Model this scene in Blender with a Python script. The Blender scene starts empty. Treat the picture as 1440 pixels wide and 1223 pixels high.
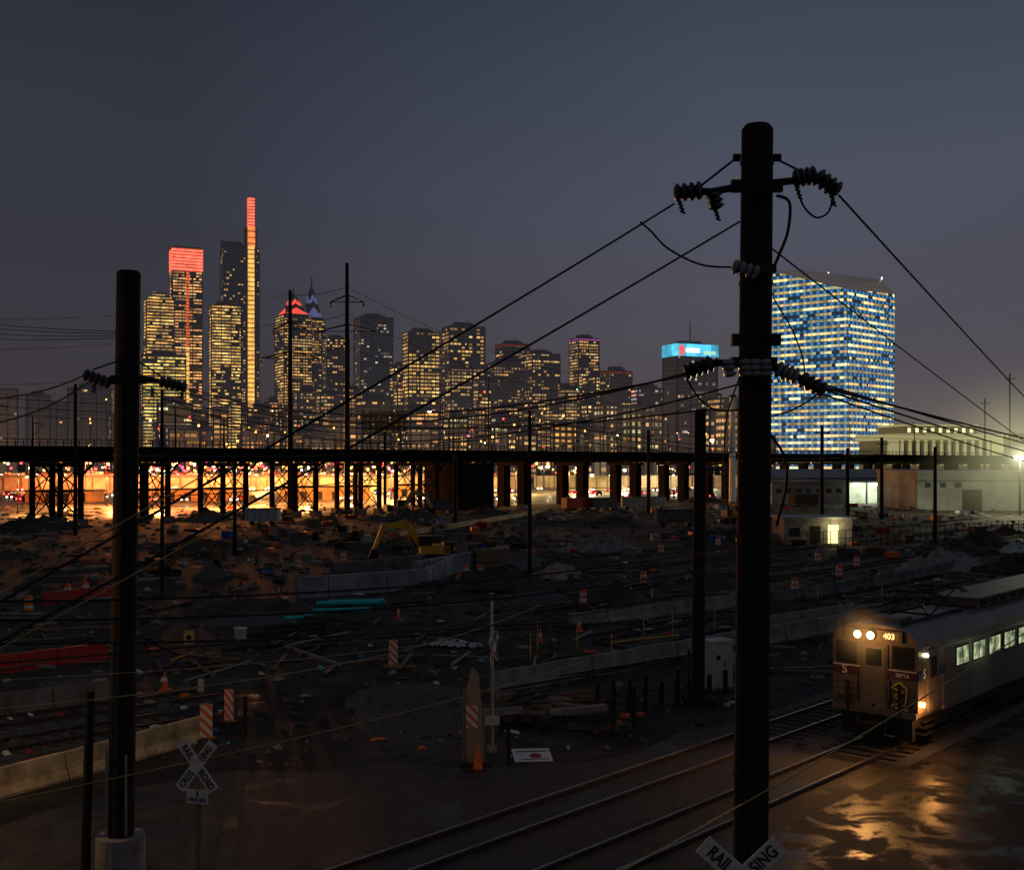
import bpy, math, random, bmesh
from mathutils import Vector, Matrix, noise
random.seed(7)
H=9.6; F=1600.0; HY=650.0
def P(px,py,d): return Vector(((px-720)/F*d, d, H+(HY-py)/F*d))
def G(px,py,z=0.0):
    d=(H-z)*F/(py-HY); return Vector(((px-720)/F*d, d, z))
sc=bpy.context.scene
col=sc.collection
# ---------------- camera
cam=bpy.data.cameras.new("camera"); co=bpy.data.objects.new("camera",cam); col.objects.link(co)
co.location=(0,0,H); co.rotation_euler=(math.radians(90),0,0)
cam.lens=40; cam.sensor_width=36; cam.shift_y=0.0267; cam.clip_end=12000; cam.clip_start=.1
sc.camera=co
sc.view_settings.view_transform='Standard'
try: sc.view_settings.look='None'
except: pass
# ---------------- node helpers
def nd(nt,t,**kw):
    n=nt.nodes.new(t)
    for k,v in kw.items(): setattr(n,k,v)
    return n
def setin(nt,n,i,v):
    if v is None: return
    if hasattr(v,'is_output') or isinstance(v,bpy.types.NodeSocket): nt.links.new(v,n.inputs[i])
    else: n.inputs[i].default_value=v
def M(nt,op,a,b=None,c=None,clamp=False):
    n=nt.nodes.new('ShaderNodeMath'); n.operation=op; n.use_clamp=clamp
    setin(nt,n,0,a); setin(nt,n,1,b); setin(nt,n,2,c)
    return n.outputs[0]
def VM(nt,op,a,b=None,scale=None):
    n=nt.nodes.new('ShaderNodeVectorMath'); n.operation=op
    setin(nt,n,0,a); setin(nt,n,1,b)
    if scale is not None: setin(nt,n,3,scale)
    return n.outputs[0]
def MIX(nt,f,a,b):
    n=nt.nodes.new('ShaderNodeMix'); n.data_type='RGBA'
    setin(nt,n,0,f); setin(nt,n,6,a); setin(nt,n,7,b)
    return n.outputs[2]
def RAMP(nt,f,stops):
    n=nt.nodes.new('ShaderNodeValToRGB'); setin(nt,n,0,f)
    cr=n.color_ramp
    while len(cr.elements)<len(stops): cr.elements.new(.5)
    for e,(p,c) in zip(cr.elements,stops):
        e.position=p; e.color=(c[0],c[1],c[2],1) if hasattr(c,'__len__') else (c,c,c,1)
    return n.outputs[0]
def c4(c): return (c[0],c[1],c[2],1.0)
def newmat(name):
    m=bpy.data.materials.new(name); m.use_nodes=True; nt=m.node_tree
    b=nt.nodes['Principled BSDF']; return m,nt,b
def pmat(name,c,rough=.8,metal=0,ns=3.0,amt=.35,bump=0.0,spec=.3,c2=None):
    m,nt,b=newmat(name)
    tc=nd(nt,'ShaderNodeTexCoord')
    n=nd(nt,'ShaderNodeTexNoise'); n.inputs['Scale'].default_value=ns; n.inputs['Detail'].default_value=6; n.inputs['Roughness'].default_value=.65
    nt.links.new(tc.outputs['Object'],n.inputs['Vector'])
    a=tuple(x*(1-amt) for x in c); d=c2 if c2 else tuple(min(1,x*(1+amt)) for x in c)
    r=RAMP(nt,n.outputs[0],[(.32,a),(.68,d)])
    nt.links.new(r,b.inputs['Base Color'])
    b.inputs['Roughness'].default_value=rough; b.inputs['Metallic'].default_value=metal
    b.inputs['Specular IOR Level'].default_value=spec
    if bump:
        bn=nd(nt,'ShaderNodeBump'); bn.inputs['Strength'].default_value=bump; bn.inputs['Distance'].default_value=.05
        nt.links.new(n.outputs[0],bn.inputs['Height']); nt.links.new(bn.outputs[0],b.inputs['Normal'])
    return m
def emat(name,c,s,sample=False):
    m,nt,b=newmat(name)
    b.inputs['Base Color'].default_value=(.02,.02,.02,1)
    b.inputs['Emission Color'].default_value=c4(c); b.inputs['Emission Strength'].default_value=s
    if not sample:
        m.cycles.emission_sampling='NONE'
    return m
# ---------------- mesh builder
class MB:
    def __init__(s): s.v=[];s.f=[];s.mi=[];s.uv=[];s.mats=[];s.M=Matrix.Identity(4)
    def mat(s,m):
        if m not in s.mats: s.mats.append(m)
        return s.mats.index(m)
    def poly(s,pts,m,uvs=None):
        i=len(s.v)
        for p in pts: s.v.append(tuple(s.M@Vector(p)))
        s.f.append(list(range(i,i+len(pts)))); s.mi.append(s.mat(m))
        s.uv.append(uvs if uvs else [(0,0)]*len(pts))
    def box(s,x0,x1,y0,y1,z0,z1,m,bottom=True):
        a=[(x0,y0),(x1,y0),(x1,y1),(x0,y1)]; u=0
        for k in range(4):
            p=a[k];q=a[(k+1)%4]; L=math.hypot(q[0]-p[0],q[1]-p[1])
            s.poly([(p[0],p[1],z0),(q[0],q[1],z0),(q[0],q[1],z1),(p[0],p[1],z1)],m,[(u,z0),(u+L,z0),(u+L,z1),(u,z1)]); u+=L+37.3
        s.poly([(p[0],p[1],z1) for p in a],m,[(-50,-50)]*4)
        if bottom: s.poly([(p[0],p[1],z0) for p in reversed(a)],m,[(-50,-50)]*4)
    def bx(s,c,sz,m,rz=0,ry=0,rx=0):
        o=s.M.copy()
        s.M=o@Matrix.Translation(c)@Matrix.Rotation(rz,4,'Z')@Matrix.Rotation(ry,4,'Y')@Matrix.Rotation(rx,4,'X')
        s.box(-sz[0]/2,sz[0]/2,-sz[1]/2,sz[1]/2,-sz[2]/2,sz[2]/2,m); s.M=o
    def tube(s,p0,p1,r0,r1,m,n=8,caps=True):
        p0=Vector(p0);p1=Vector(p1);d=(p1-p0)
        if d.length<1e-6:return
        d.normalize(); a=Vector((0,0,1)) if abs(d.z)<.95 else Vector((1,0,0))
        u=d.cross(a).normalized(); w=d.cross(u)
        A=[];B=[]
        for k in range(n):
            t=2*math.pi*k/n; o=u*math.cos(t)+w*math.sin(t)
            A.append(p0+o*r0);B.append(p1+o*r1)
        for k in range(n):
            j=(k+1)%n
            s.poly([A[k],B[k],B[j],A[j]],m)
        if caps:
            s.poly(A,m); s.poly(list(reversed(B)),m)
    def path(s,pts,r,m,n=6):
        for a,b in zip(pts[:-1],pts[1:]): s.tube(a,b,r,r,m,n,True)
    def prism(s,prof,x0,x1,m,axis='x',capm=None):
        n=len(prof)
        for k in range(n):
            a=prof[k];b=prof[(k+1)%n]
            s.poly([(x0,a[0],a[1]),(x0,b[0],b[1]),(x1,b[0],b[1]),(x1,a[0],a[1])],m)
        s.poly([(x0,a[0],a[1]) for a in reversed(prof)],capm or m); s.poly([(x1,a[0],a[1]) for a in prof],capm or m)
    def insul(s,p0,p1,n,r,m,core):
        p0=Vector(p0);p1=Vector(p1)
        s.tube(p0,p1,r*.55,r*.55,core,8)
        for k in range(n):
            t=(k+.5)/n; c=p0.lerp(p1,t); d=(p1-p0)/n
            s.tube(c-d*.47,c-d*.15,r*.65,r,m,14,False); s.tube(c-d*.15,c+d*.18,r,r*.97,m,14,False); s.tube(c+d*.18,c+d*.45,r*.97,r*.6,m,14)
    def build(s,name,parent=None,smooth=False,loc=None):
        me=bpy.data.meshes.new(name); me.from_pydata(s.v,[],s.f)
        for m in s.mats: me.materials.append(m)
        me.polygons.foreach_set('material_index',s.mi)
        ul=me.uv_layers.new(name='UVMap'); fl=[]
        for u in s.uv:
            for q in u: fl+= [q[0],q[1]]
        ul.data.foreach_set('uv',fl)
        if smooth: me.polygons.foreach_set('use_smooth',[True]*len(me.polygons))
        me.update()
        o=bpy.data.objects.new(name,me); col.objects.link(o)
        if parent: o.parent=parent
        if loc: o.location=loc
        return o
def empty(name,M4=None):
    o=bpy.data.objects.new(name,None); col.objects.link(o)
    if M4: o.matrix_world=M4
    return o
def text(name,s,size,m,mat4,parent=None,ext=.004):
    cu=bpy.data.curves.new(name,'FONT'); cu.body=s; cu.size=size; cu.align_x='CENTER'; cu.align_y='CENTER'; cu.extrude=ext; cu.offset=size*.018
    o=bpy.data.objects.new(name,cu); col.objects.link(o)
    dg=bpy.context.evaluated_depsgraph_get(); me=bpy.data.meshes.new_from_object(o.evaluated_get(dg))
    bpy.data.objects.remove(o)
    me.materials.clear(); me.materials.append(m)
    o=bpy.data.objects.new(name,me); col.objects.link(o)
    if parent: o.parent=parent
    o.matrix_local=mat4
    return o
# ---------------- world
w=bpy.data.worlds.new("World"); sc.world=w; w.use_nodes=True; nt=w.node_tree
bg=nt.nodes['Background']
tc=nd(nt,'ShaderNodeTexCoord'); sep=nd(nt,'ShaderNodeSeparateXYZ'); nt.links.new(tc.outputs['Generated'],sep.inputs[0])
ns=nd(nt,'ShaderNodeTexNoise'); ns.inputs['Scale'].default_value=2.2; ns.inputs['Detail'].default_value=5
mp=nd(nt,'ShaderNodeMapping'); mp.inputs['Scale'].default_value=(1,1,4); nt.links.new(tc.outputs['Generated'],mp.inputs[0]); nt.links.new(mp.outputs[0],ns.inputs['Vector'])
zz=M(nt,'ADD',sep.outputs[2],M(nt,'MULTIPLY',M(nt,'SUBTRACT',ns.outputs[0],.5),.06))
base=RAMP(nt,zz,[(0.0,(.098,.072,.072)),(.05,(.083,.069,.078)),(.13,(.073,.070,.091)),(.24,(.065,.073,.104)),(.38,(.042,.053,.078)),(1.0,(.056,.062,.080))])
xl=M(nt,'MULTIPLY_ADD',sep.outputs[0],1.15,.85,clamp=False)
xl=M(nt,'MINIMUM',M(nt,'MAXIMUM',xl,.54),1.04)
mod=M(nt,'MULTIPLY',xl,M(nt,'MULTIPLY_ADD',ns.outputs[0],.45,.80))
skyc=VM(nt,'SCALE',base,scale=mod)
gx=M(nt,'DIVIDE',M(nt,'SUBTRACT',sep.outputs[0],.42),.16); gz=M(nt,'DIVIDE',sep.outputs[2],.045)
gg=M(nt,'EXPONENT',M(nt,'MULTIPLY',M(nt,'ADD',M(nt,'MULTIPLY',gx,gx),M(nt,'MULTIPLY',gz,gz)),-1.0))
glow=VM(nt,'SCALE',(.085,.075,.040),scale=gg)
tot=VM(nt,'ADD',skyc,glow)
nt.links.new(tot,bg.inputs[0]); bg.inputs[1].default_value=1.0
# ---------------- materials
m_black=pmat('dark_timber',(.018,.013,.011),.85,0,6,.5,.5)
m_steel=pmat('dark_steel',(.02,.019,.018),.6,.3,4,.4)
m_wire=pmat('cable',(.012,.012,.012),.6)
m_wireg=pmat('cable_painted_gold_light',(.42,.30,.10),.4,.5)  # golden lamplight on the wires is put into their colour
m_ins=pmat('glazed_porcelain',(.06,.055,.055),.25,0,5,.2,spec=.6)
m_insw=pmat('white_porcelain',(.30,.29,.28),.25,0,5,.2,spec=.6)
m_conc=pmat('concrete',(.26,.24,.22),.85,0,1.2,.4,.3)
m_concd=pmat('stained_concrete',(.14,.13,.125),.85,0,.8,.5,.3)
m_conct=pmat('concrete_painted_lamplight',(.60,.42,.20),.85,0,1.5,.45,.3)  # orange lamplight mixed into the concrete's base colour
m_rust=pmat('rusted_steel',(.035,.022,.016),.8,.2,5,.5)
m_white=pmat('white_paint',(.75,.74,.70),.5,0,8,.15)
m_signw=pmat('dirty_white_sign',(.80,.74,.64),.5,0,12,.15)
m_blackp=pmat('black_paint',(.02,.02,.02),.6)
m_orange=pmat('orange_plastic',(.85,.16,.03),.5,0,6,.2)
m_yellow=pmat('yellow_machine_paint',(.8,.42,.03),.5,0,3,.3)
m_teal=pmat('teal_pipe',(.02,.55,.52),.4,0,2,.2)
m_red=pmat('red_paint',(.42,.03,.02),.5)
m_bluep=pmat('blue_tarpaulin',(.04,.12,.35),.5)
m_sand=pmat('sand',(.34,.26,.17),.95,0,2,.3,.6)
m_dirt=pmat('earth',(.06,.049,.039),.95,0,1.2,.6,.8)
m_grav=pmat('gravel',(.10,.094,.088),.95,0,12,.7,1.0)
m_snow=pmat('pale_tarp',(.5,.5,.5),.7,0,3,.35)
m_wood=pmat('timber',(.22,.155,.095),.85,0,3,.4)
m_rubs=[pmat('rubble_%d'%i,c,.9,0,5,.4) for i,c in enumerate([(.04,.035,.03),(.10,.09,.08),(.30,.28,.26),(.14,.08,.05),(.65,.63,.6)])]
m_rail=pmat('polished_rail',(.35,.31,.28),.3,.9,3,.3)
m_railr=pmat('rusty_rail',(.08,.06,.05),.5,.6,3,.4)
m_tie=pmat('sleeper',(.05,.042,.035),.9,0,3,.5)
m_glass=pmat('dark_glass',(.02,.025,.03),.12,0,1,.1,spec=.7)
m_cabinet=pmat('grey_cabinet',(.5,.51,.51),.5,0,2,.15)
m_wall=pmat('pale_cladding',(.30,.31,.29),.7,0,.25,.3)
m_roof=pmat('light_roof',(.30,.31,.32),.7,0,.5,.2)
def groundmat():
    m,nt,b=newmat('yard_ground'); tc=nd(nt,'ShaderNodeTexCoord'); o=tc.outputs['Object']
    def noi(s,d=6,r=.6):
        n=nd(nt,'ShaderNodeTexNoise'); n.inputs['Scale'].default_value=s; n.inputs['Detail'].default_value=d; n.inputs['Roughness'].default_value=r
        nt.links.new(o,n.inputs['Vector']); return n.outputs[0]
    a=noi(.05,8,.6); bb=noi(.35,8,.7); cc=noi(7,6,.7)
    base=RAMP(nt,bb,[(.3,(.020,.017,.014)),(.5,(.050,.042,.036)),(.7,(.115,.10,.087))])
    big=RAMP(nt,a,[(.38,(.38,.36,.35)),(.62,(1.4,1.34,1.26))])
    mx=nd(nt,'ShaderNodeMix',data_type='RGBA',blend_type='MULTIPLY'); mx.inputs[0].default_value=1
    nt.links.new(base,mx.inputs[6]); nt.links.new(big,mx.inputs[7])
    mx2=nd(nt,'ShaderNodeMix',data_type='RGBA',blend_type='MULTIPLY'); mx2.inputs[0].default_value=1
    nt.links.new(mx.outputs[2],mx2.inputs[6]); nt.links.new(RAMP(nt,cc,[(.35,(.4,.4,.4)),(.65,(1.6,1.6,1.6))]),mx2.inputs[7])
    nt.links.new(mx2.outputs[2],b.inputs['Base Color'])
    nt.links.new(RAMP(nt,bb,[(.33,.28),(.42,.85)]),b.inputs['Roughness'])
    b.inputs['Specular IOR Level'].default_value=.25
    bn=nd(nt,'ShaderNodeBump'); bn.inputs['Strength'].default_value=.7; bn.inputs['Distance'].default_value=.08
    nt.links.new(cc,bn.inputs['Height']); nt.links.new(bn.outputs[0],b.inputs['Normal'])
    return m
def asphalt(name,dry,wetthr,wr=.35,spec=.5,sc_=.28):
    m,nt,b=newmat(name); tc=nd(nt,'ShaderNodeTexCoord'); o=tc.outputs['Object']
    def noi(s,d=6,r=.6,dist=0):
        n=nd(nt,'ShaderNodeTexNoise'); n.inputs['Scale'].default_value=s; n.inputs['Detail'].default_value=d; n.inputs['Roughness'].default_value=r
        n.inputs['Distortion'].default_value=dist
        nt.links.new(o,n.inputs['Vector']); return n.outputs[0]
    a=noi(sc_,9,.62,.6); f=noi(18,3,.7); g=noi(1.6,8,.7)
    wet=RAMP(nt,a,[(wetthr-.03,1),(wetthr+.05,0)])
    cdry=RAMP(nt,g,[(.3,tuple(x*.6 for x in dry)),(.7,tuple(x*1.4 for x in dry))])
    vo=nd(nt,'ShaderNodeTexVoronoi',feature='DISTANCE_TO_EDGE'); vo.inputs['Scale'].default_value=.22
    n2=nd(nt,'ShaderNodeTexNoise'); n2.inputs['Scale'].default_value=1.2; nt.links.new(o,n2.inputs['Vector'])
    nt.links.new(VM(nt,'ADD',o,VM(nt,'SCALE',n2.outputs[1],scale=1.4)),vo.inputs['Vector'])
    crack=RAMP(nt,vo.outputs[0],[(.0,.5),(.012,1)])
    cd=VM(nt,'MULTIPLY',cdry,crack)
    cw=MIX(nt,wet,cd,(dry[0]*.45,dry[1]*.45,dry[2]*.45,1))
    nt.links.new(cw,b.inputs['Base Color'])
    rr=M(nt,'MULTIPLY_ADD',wet,wr-.72,M(nt,'MULTIPLY_ADD',g,.25,.62))
    nt.links.new(rr,b.inputs['Roughness']); b.inputs['Specular IOR Level'].default_value=spec
    bn=nd(nt,'ShaderNodeBump'); bn.inputs['Distance'].default_value=.03
    nt.links.new(M(nt,'MULTIPLY_ADD',wet,-.35,.55),bn.inputs['Strength'])
    nt.links.new(M(nt,'ADD',M(nt,'MULTIPLY',f,.5),g),bn.inputs['Height']); nt.links.new(bn.outputs[0],b.inputs['Normal'])
    return m
m_ground=groundmat()
g=MB(); g.poly([(-6000,-500,0),(6000,-500,0),(6000,9000,0),(-6000,9000,0)],m_ground); g.build('ground')
def sheet(name,pts,m,z):
    s=MB(); s.poly([(p[0],p[1],z) for p in pts],m); return s.build(name)
# ---------------- tracks
U=Vector((.67,.7425,0)); V=Vector((.7425,-.67,0)); TC=Vector((12.13,38.25,0))
ANG=math.atan2(U.y,U.x)
def tp(t,off,z=0): return TC+U*t+V*off+Vector((0,0,z))
sheet('crossing_road',[tp(-40,8),tp(-40,-8),G(60,1140),G(200,1105),G(330,1082),G(440,1086),G(560,1070),G(660,1082),G(780,1078),G(900,1058),tp(-1.0,-6.4),tp(-1,-2.2),tp(-2.2,-1.9),tp(-2.2,8)][::-1],asphalt('worn_asphalt',(.060,.050,.043),.42,.4,.3),.004)
sheet('wet_pavement',[tp(-22,1.9),tp(60,1.9),tp(60,22),tp(-22,22)][::-1],asphalt('wet_asphalt',(.034,.029,.026),.48,.27,.28,.55),.009)
sheet('pale_light_catcher',[(-250,60),(-60,196),(20,276),(130,386),(130,428),(-250,428)],asphalt('pale_damp_sheet',(.24,.20,.16),.5,.35,.5,.1),.006)  # pale sheet added so the ground here catches more lamplight
def track(name,off,t0,t1,tie0=None,mr=m_rail,z=0):
    b=MB(); b.M=Matrix.Translation(TC)@Matrix.Rotation(ANG,4,'Z')
    y=-off
    for sgn in (-1,1):
        yy=y+sgn*.7175
        b.box(t0,t1,yy-.065,yy+.065,.012,.03,m_railr); b.box(t0,t1,yy-.012,yy+.012,.03,.10,m_railr); b.box(t0,t1,yy-.036,yy+.036,.10,.14,mr)
    if tie0 is not None:
        b.poly([(tie0,y-1.8,.006),(t1,y-1.8,.006),(t1,y+1.8,.006),(tie0,y+1.8,.006)],m_grav)
        t=tie0+.3
        while t<min(t1,tie0+130):
            b.box(t,t+.22,y-1.28,y+1.28,.007,.05+random.random()*.02,m_tie,False); t+=.62
    return b.build(name)
track('railway_track',0,-45,260,-1.5)
track('railway_track',-3.6,-45,260,-1.0)
for o,t0 in ((-17,5),(-21.5,12),(-30,20),(-34.5,25),(-44,30),(-55,35)):
    track('railway_track',o,t0,260,t0,m_railr)
def track2(pa,pb):
    d=(pb-pa); L=d.length; a=math.atan2(d.y,d.x); b=MB(); b.M=Matrix.Translation(pa)@Matrix.Rotation(a,4,'Z')
    for s in (-.7175,.7175):
        b.box(0,L,s-.04,s+.04,.012,.14,m_railr)
    x=0
    b.poly([(0,-1.7,.006),(L,-1.7,.006),(L,1.7,.006),(0,1.7,.006)],m_grav)
    while x<L: b.box(x,x+.22,-1.28,1.28,.007,.05,m_tie,False); x+=.62
    b.build('railway_track')
track2(G(-200,1085),G(240,1010)); track2(G(-200,1045),G(300,975))
track2(G(380,905),G(900,872));
# ---------------- facades
def facade(nm,base=(.03,.03,.035),frac=.35,cw=3.6,ch=3.8,c1=(1,.46,.10),c2=(1,.66,.24),S=.9,seed=1.0,haze=(.015,.014,.017),ww=.78,wh=.45,led=None,row=.5,clus=.5,na=4.4):
    m,nt,b=newmat(nm)
    uv=nd(nt,'ShaderNodeUVMap'); sp=nd(nt,'ShaderNodeSeparateXYZ'); nt.links.new(uv.outputs[0],sp.inputs[0])
    Uu=M(nt,'DIVIDE',sp.outputs[0],cw); Vv=M(nt,'DIVIDE',sp.outputs[1],ch)
    fu=M(nt,'FLOOR',Uu); fv=M(nt,'FLOOR',Vv)
    def wn(a,bb,s):
        c=nd(nt,'ShaderNodeCombineXYZ'); setin(nt,c,0,a); setin(nt,c,1,bb); setin(nt,c,2,s)
        n=nd(nt,'ShaderNodeTexWhiteNoise'); n.noise_dimensions='3D'; nt.links.new(c.outputs[0],n.inputs['Vector']); return n
    n1=wn(fu,fv,seed)
    row_off=M(nt,'MULTIPLY',wn(0.0,fv,seed+3.1).outputs[0],9)
    n2=wn(M(nt,'FLOOR',M(nt,'DIVIDE',M(nt,'ADD',Uu,row_off),4.0)),fv,seed+7.7)
    n4=wn(5.0,fv,seed+11.3)
    c=nd(nt,'ShaderNodeCombineXYZ'); setin(nt,c,0,M(nt,'MULTIPLY',fu,.10)); setin(nt,c,1,M(nt,'MULTIPLY',fv,.13)); setin(nt,c,2,seed*3.1)
    n3=nd(nt,'ShaderNodeTexNoise'); n3.inputs['Scale'].default_value=1; nt.links.new(c.outputs[0],n3.inputs['Vector'])
    p=M(nt,'MULTIPLY',M(nt,'MULTIPLY',M(nt,'MULTIPLY_ADD',n4.outputs[0],2*row,1-row),M(nt,'MULTIPLY_ADD',n3.outputs[0],na,1.05-na/2)),frac)
    rnd=M(nt,'ADD',M(nt,'MULTIPLY',n1.outputs[0],1-clus),M(nt,'MULTIPLY',n2.outputs[0],clus))
    lit=M(nt,'LESS_THAN',rnd,p)
    mk=M(nt,'MULTIPLY',M(nt,'LESS_THAN',M(nt,'ABSOLUTE',M(nt,'SUBTRACT',M(nt,'FRACT',Uu),.5)),ww/2),M(nt,'LESS_THAN',M(nt,'ABSOLUTE',M(nt,'SUBTRACT',M(nt,'FRACT',Vv),.5)),wh/2))
    valid=M(nt,'GREATER_THAN',sp.outputs[1],-1)
    s3=nd(nt,'ShaderNodeSeparateColor'); nt.links.new(n1.outputs[1],s3.inputs[0])
    s4=nd(nt,'ShaderNodeSeparateColor'); nt.links.new(n2.outputs[1],s4.inputs[0])
    br=M(nt,'MULTIPLY',M(nt,'MULTIPLY_ADD',s3.outputs[1],.8,.45),M(nt,'MULTIPLY_ADD',M(nt,'POWER',s4.outputs[1],1.6),1.2,.32))
    e=M(nt,'MULTIPLY',M(nt,'MULTIPLY',M(nt,'MULTIPLY',lit,mk),valid),M(nt,'MULTIPLY',br,S))
    cc=MIX(nt,s4.outputs[2],c4(c1),c4(c2))
    em=VM(nt,'SCALE',cc,scale=e)
    hz=VM(nt,'SCALE',haze,scale=M(nt,'SUBTRACT',1.2,M(nt,'MULTIPLY',mk,.5)))  # distance haze painted in as an emission floor
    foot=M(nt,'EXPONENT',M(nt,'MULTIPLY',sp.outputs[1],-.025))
    hz=VM(nt,'ADD',hz,VM(nt,'SCALE',(.06,.034,.016),scale=M(nt,'MULTIPLY',foot,valid)))  # warm glow painted in as emission, fading upward from the base
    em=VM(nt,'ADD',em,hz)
    if led:
        lw,lh,lc,ls=led
        du=M(nt,'SUBTRACT',M(nt,'FRACT',M(nt,'DIVIDE',sp.outputs[0],lw)),.5); dv=M(nt,'SUBTRACT',M(nt,'FRACT',M(nt,'ADD',M(nt,'DIVIDE',sp.outputs[1],lh),.5)),.5)
        du=M(nt,'MULTIPLY',du,lw); dv=M(nt,'MULTIPLY',dv,lh)
        r=M(nt,'ADD',M(nt,'MULTIPLY',M(nt,'MULTIPLY',du,du),.6),M(nt,'MULTIPLY',dv,dv))
        dot=M(nt,'MULTIPLY',M(nt,'EXPONENT',M(nt,'MULTIPLY',r,-2.2)),M(nt,'MULTIPLY',valid,ls))
        em=VM(nt,'ADD',em,VM(nt,'SCALE',lc,scale=dot))
    nt.links.new(em,b.inputs['Emission Color']); b.inputs['Emission Strength'].default_value=1
    b.inputs['Base Color'].default_value=c4(base); b.inputs['Roughness'].default_value=.35; b.inputs['Specular IOR Level'].default_value=.4
    m.cycles.emission_sampling='NONE'
    return m
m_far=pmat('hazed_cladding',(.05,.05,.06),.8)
nt=m_far.node_tree; nt.nodes['Principled BSDF'].inputs['Emission Color'].default_value=(.014,.013,.016,1); nt.nodes['Principled BSDF'].inputs['Emission Strength'].default_value=1; m_far.cycles.emission_sampling='NONE'  # faint emission paints distance haze onto the cladding
TW=[0]
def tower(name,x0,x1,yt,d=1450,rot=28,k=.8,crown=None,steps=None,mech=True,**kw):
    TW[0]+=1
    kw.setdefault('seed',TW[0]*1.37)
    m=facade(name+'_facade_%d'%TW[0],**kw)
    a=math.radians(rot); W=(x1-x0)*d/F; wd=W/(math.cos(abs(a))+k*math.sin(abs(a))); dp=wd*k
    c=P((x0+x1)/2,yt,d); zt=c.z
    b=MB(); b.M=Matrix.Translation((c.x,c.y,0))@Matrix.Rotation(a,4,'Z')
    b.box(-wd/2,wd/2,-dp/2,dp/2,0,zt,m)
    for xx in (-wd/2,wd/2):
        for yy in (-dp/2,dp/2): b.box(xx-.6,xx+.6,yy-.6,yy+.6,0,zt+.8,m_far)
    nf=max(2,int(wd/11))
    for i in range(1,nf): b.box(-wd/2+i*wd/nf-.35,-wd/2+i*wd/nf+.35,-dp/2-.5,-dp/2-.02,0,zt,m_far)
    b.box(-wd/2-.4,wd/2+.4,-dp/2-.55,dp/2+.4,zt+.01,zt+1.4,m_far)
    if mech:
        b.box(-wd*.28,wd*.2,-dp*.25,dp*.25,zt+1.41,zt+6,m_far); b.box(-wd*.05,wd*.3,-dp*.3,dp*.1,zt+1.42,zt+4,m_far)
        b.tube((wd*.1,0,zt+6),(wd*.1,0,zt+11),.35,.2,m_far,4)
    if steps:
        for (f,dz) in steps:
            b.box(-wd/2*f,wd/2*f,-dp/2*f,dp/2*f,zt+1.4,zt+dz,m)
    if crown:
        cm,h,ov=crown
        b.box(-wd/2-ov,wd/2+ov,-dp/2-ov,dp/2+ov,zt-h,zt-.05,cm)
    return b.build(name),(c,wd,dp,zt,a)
def band_mat(nm,c,S,pitch=4.0,duty=.6,cw=3.0):
    m,nt,b=newmat(nm); g_=nd(nt,'ShaderNodeNewGeometry'); sp=nd(nt,'ShaderNodeSeparateXYZ'); nt.links.new(g_.outputs['Position'],sp.inputs[0])
    f=M(nt,'LESS_THAN',M(nt,'FRACT',M(nt,'DIVIDE',sp.outputs[2],pitch)),duty)
    u=M(nt,'FRACT',M(nt,'DIVIDE',M(nt,'ADD',sp.outputs[0],M(nt,'MULTIPLY',sp.outputs[1],.7)),cw)); f2=M(nt,'MULTIPLY_ADD',M(nt,'LESS_THAN',u,.75),.6,.4)
    wn=nd(nt,'ShaderNodeTexNoise'); wn.inputs['Scale'].default_value=.12; nt.links.new(g_.outputs['Position'],wn.inputs['Vector'])
    e=M(nt,'MULTIPLY',M(nt,'MULTIPLY_ADD',M(nt,'MULTIPLY',f,f2),.75,.25),M(nt,'MULTIPLY',M(nt,'MULTIPLY_ADD',wn.outputs[0],1.6,.2),S))
    nt.links.new(VM(nt,'SCALE',c,scale=e),b.inputs['Emission Color']); b.inputs['Emission Strength'].default_value=1; b.inputs['Base Color'].default_value=(.03,.03,.03,1)
    m.cycles.emission_sampling='NONE'; return m
e_redc=band_mat('red_crown_light',(1,.14,.08),2.1)
e_reds=band_mat('red_line_light',(1,.16,.05),.85,3.8,.6)
e_yel=band_mat('yellow_strip_light',(1,.50,.11),1.3,6,.7)
Y1=(1,.46,.08); Y2=(1,.64,.18)
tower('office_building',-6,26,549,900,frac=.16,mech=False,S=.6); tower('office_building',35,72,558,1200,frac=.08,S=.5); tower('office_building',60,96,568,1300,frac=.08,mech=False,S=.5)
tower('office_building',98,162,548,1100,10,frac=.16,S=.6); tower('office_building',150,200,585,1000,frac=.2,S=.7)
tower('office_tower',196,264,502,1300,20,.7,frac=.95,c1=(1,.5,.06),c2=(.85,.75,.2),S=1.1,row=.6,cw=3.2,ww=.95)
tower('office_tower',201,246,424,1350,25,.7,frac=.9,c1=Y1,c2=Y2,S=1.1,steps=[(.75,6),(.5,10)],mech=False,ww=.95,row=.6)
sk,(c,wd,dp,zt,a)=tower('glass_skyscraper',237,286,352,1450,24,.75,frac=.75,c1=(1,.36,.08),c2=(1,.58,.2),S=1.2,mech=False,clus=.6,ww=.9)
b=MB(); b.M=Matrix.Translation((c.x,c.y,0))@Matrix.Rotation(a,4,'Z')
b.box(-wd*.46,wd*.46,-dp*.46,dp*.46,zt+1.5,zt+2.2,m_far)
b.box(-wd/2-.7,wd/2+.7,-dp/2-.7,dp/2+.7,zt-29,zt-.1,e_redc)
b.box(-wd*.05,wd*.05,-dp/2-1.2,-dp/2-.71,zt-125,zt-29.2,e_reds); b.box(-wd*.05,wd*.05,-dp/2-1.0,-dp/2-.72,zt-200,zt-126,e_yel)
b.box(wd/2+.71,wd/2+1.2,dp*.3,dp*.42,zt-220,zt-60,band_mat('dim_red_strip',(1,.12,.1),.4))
b.build('crown_lighting',sk)
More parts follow.
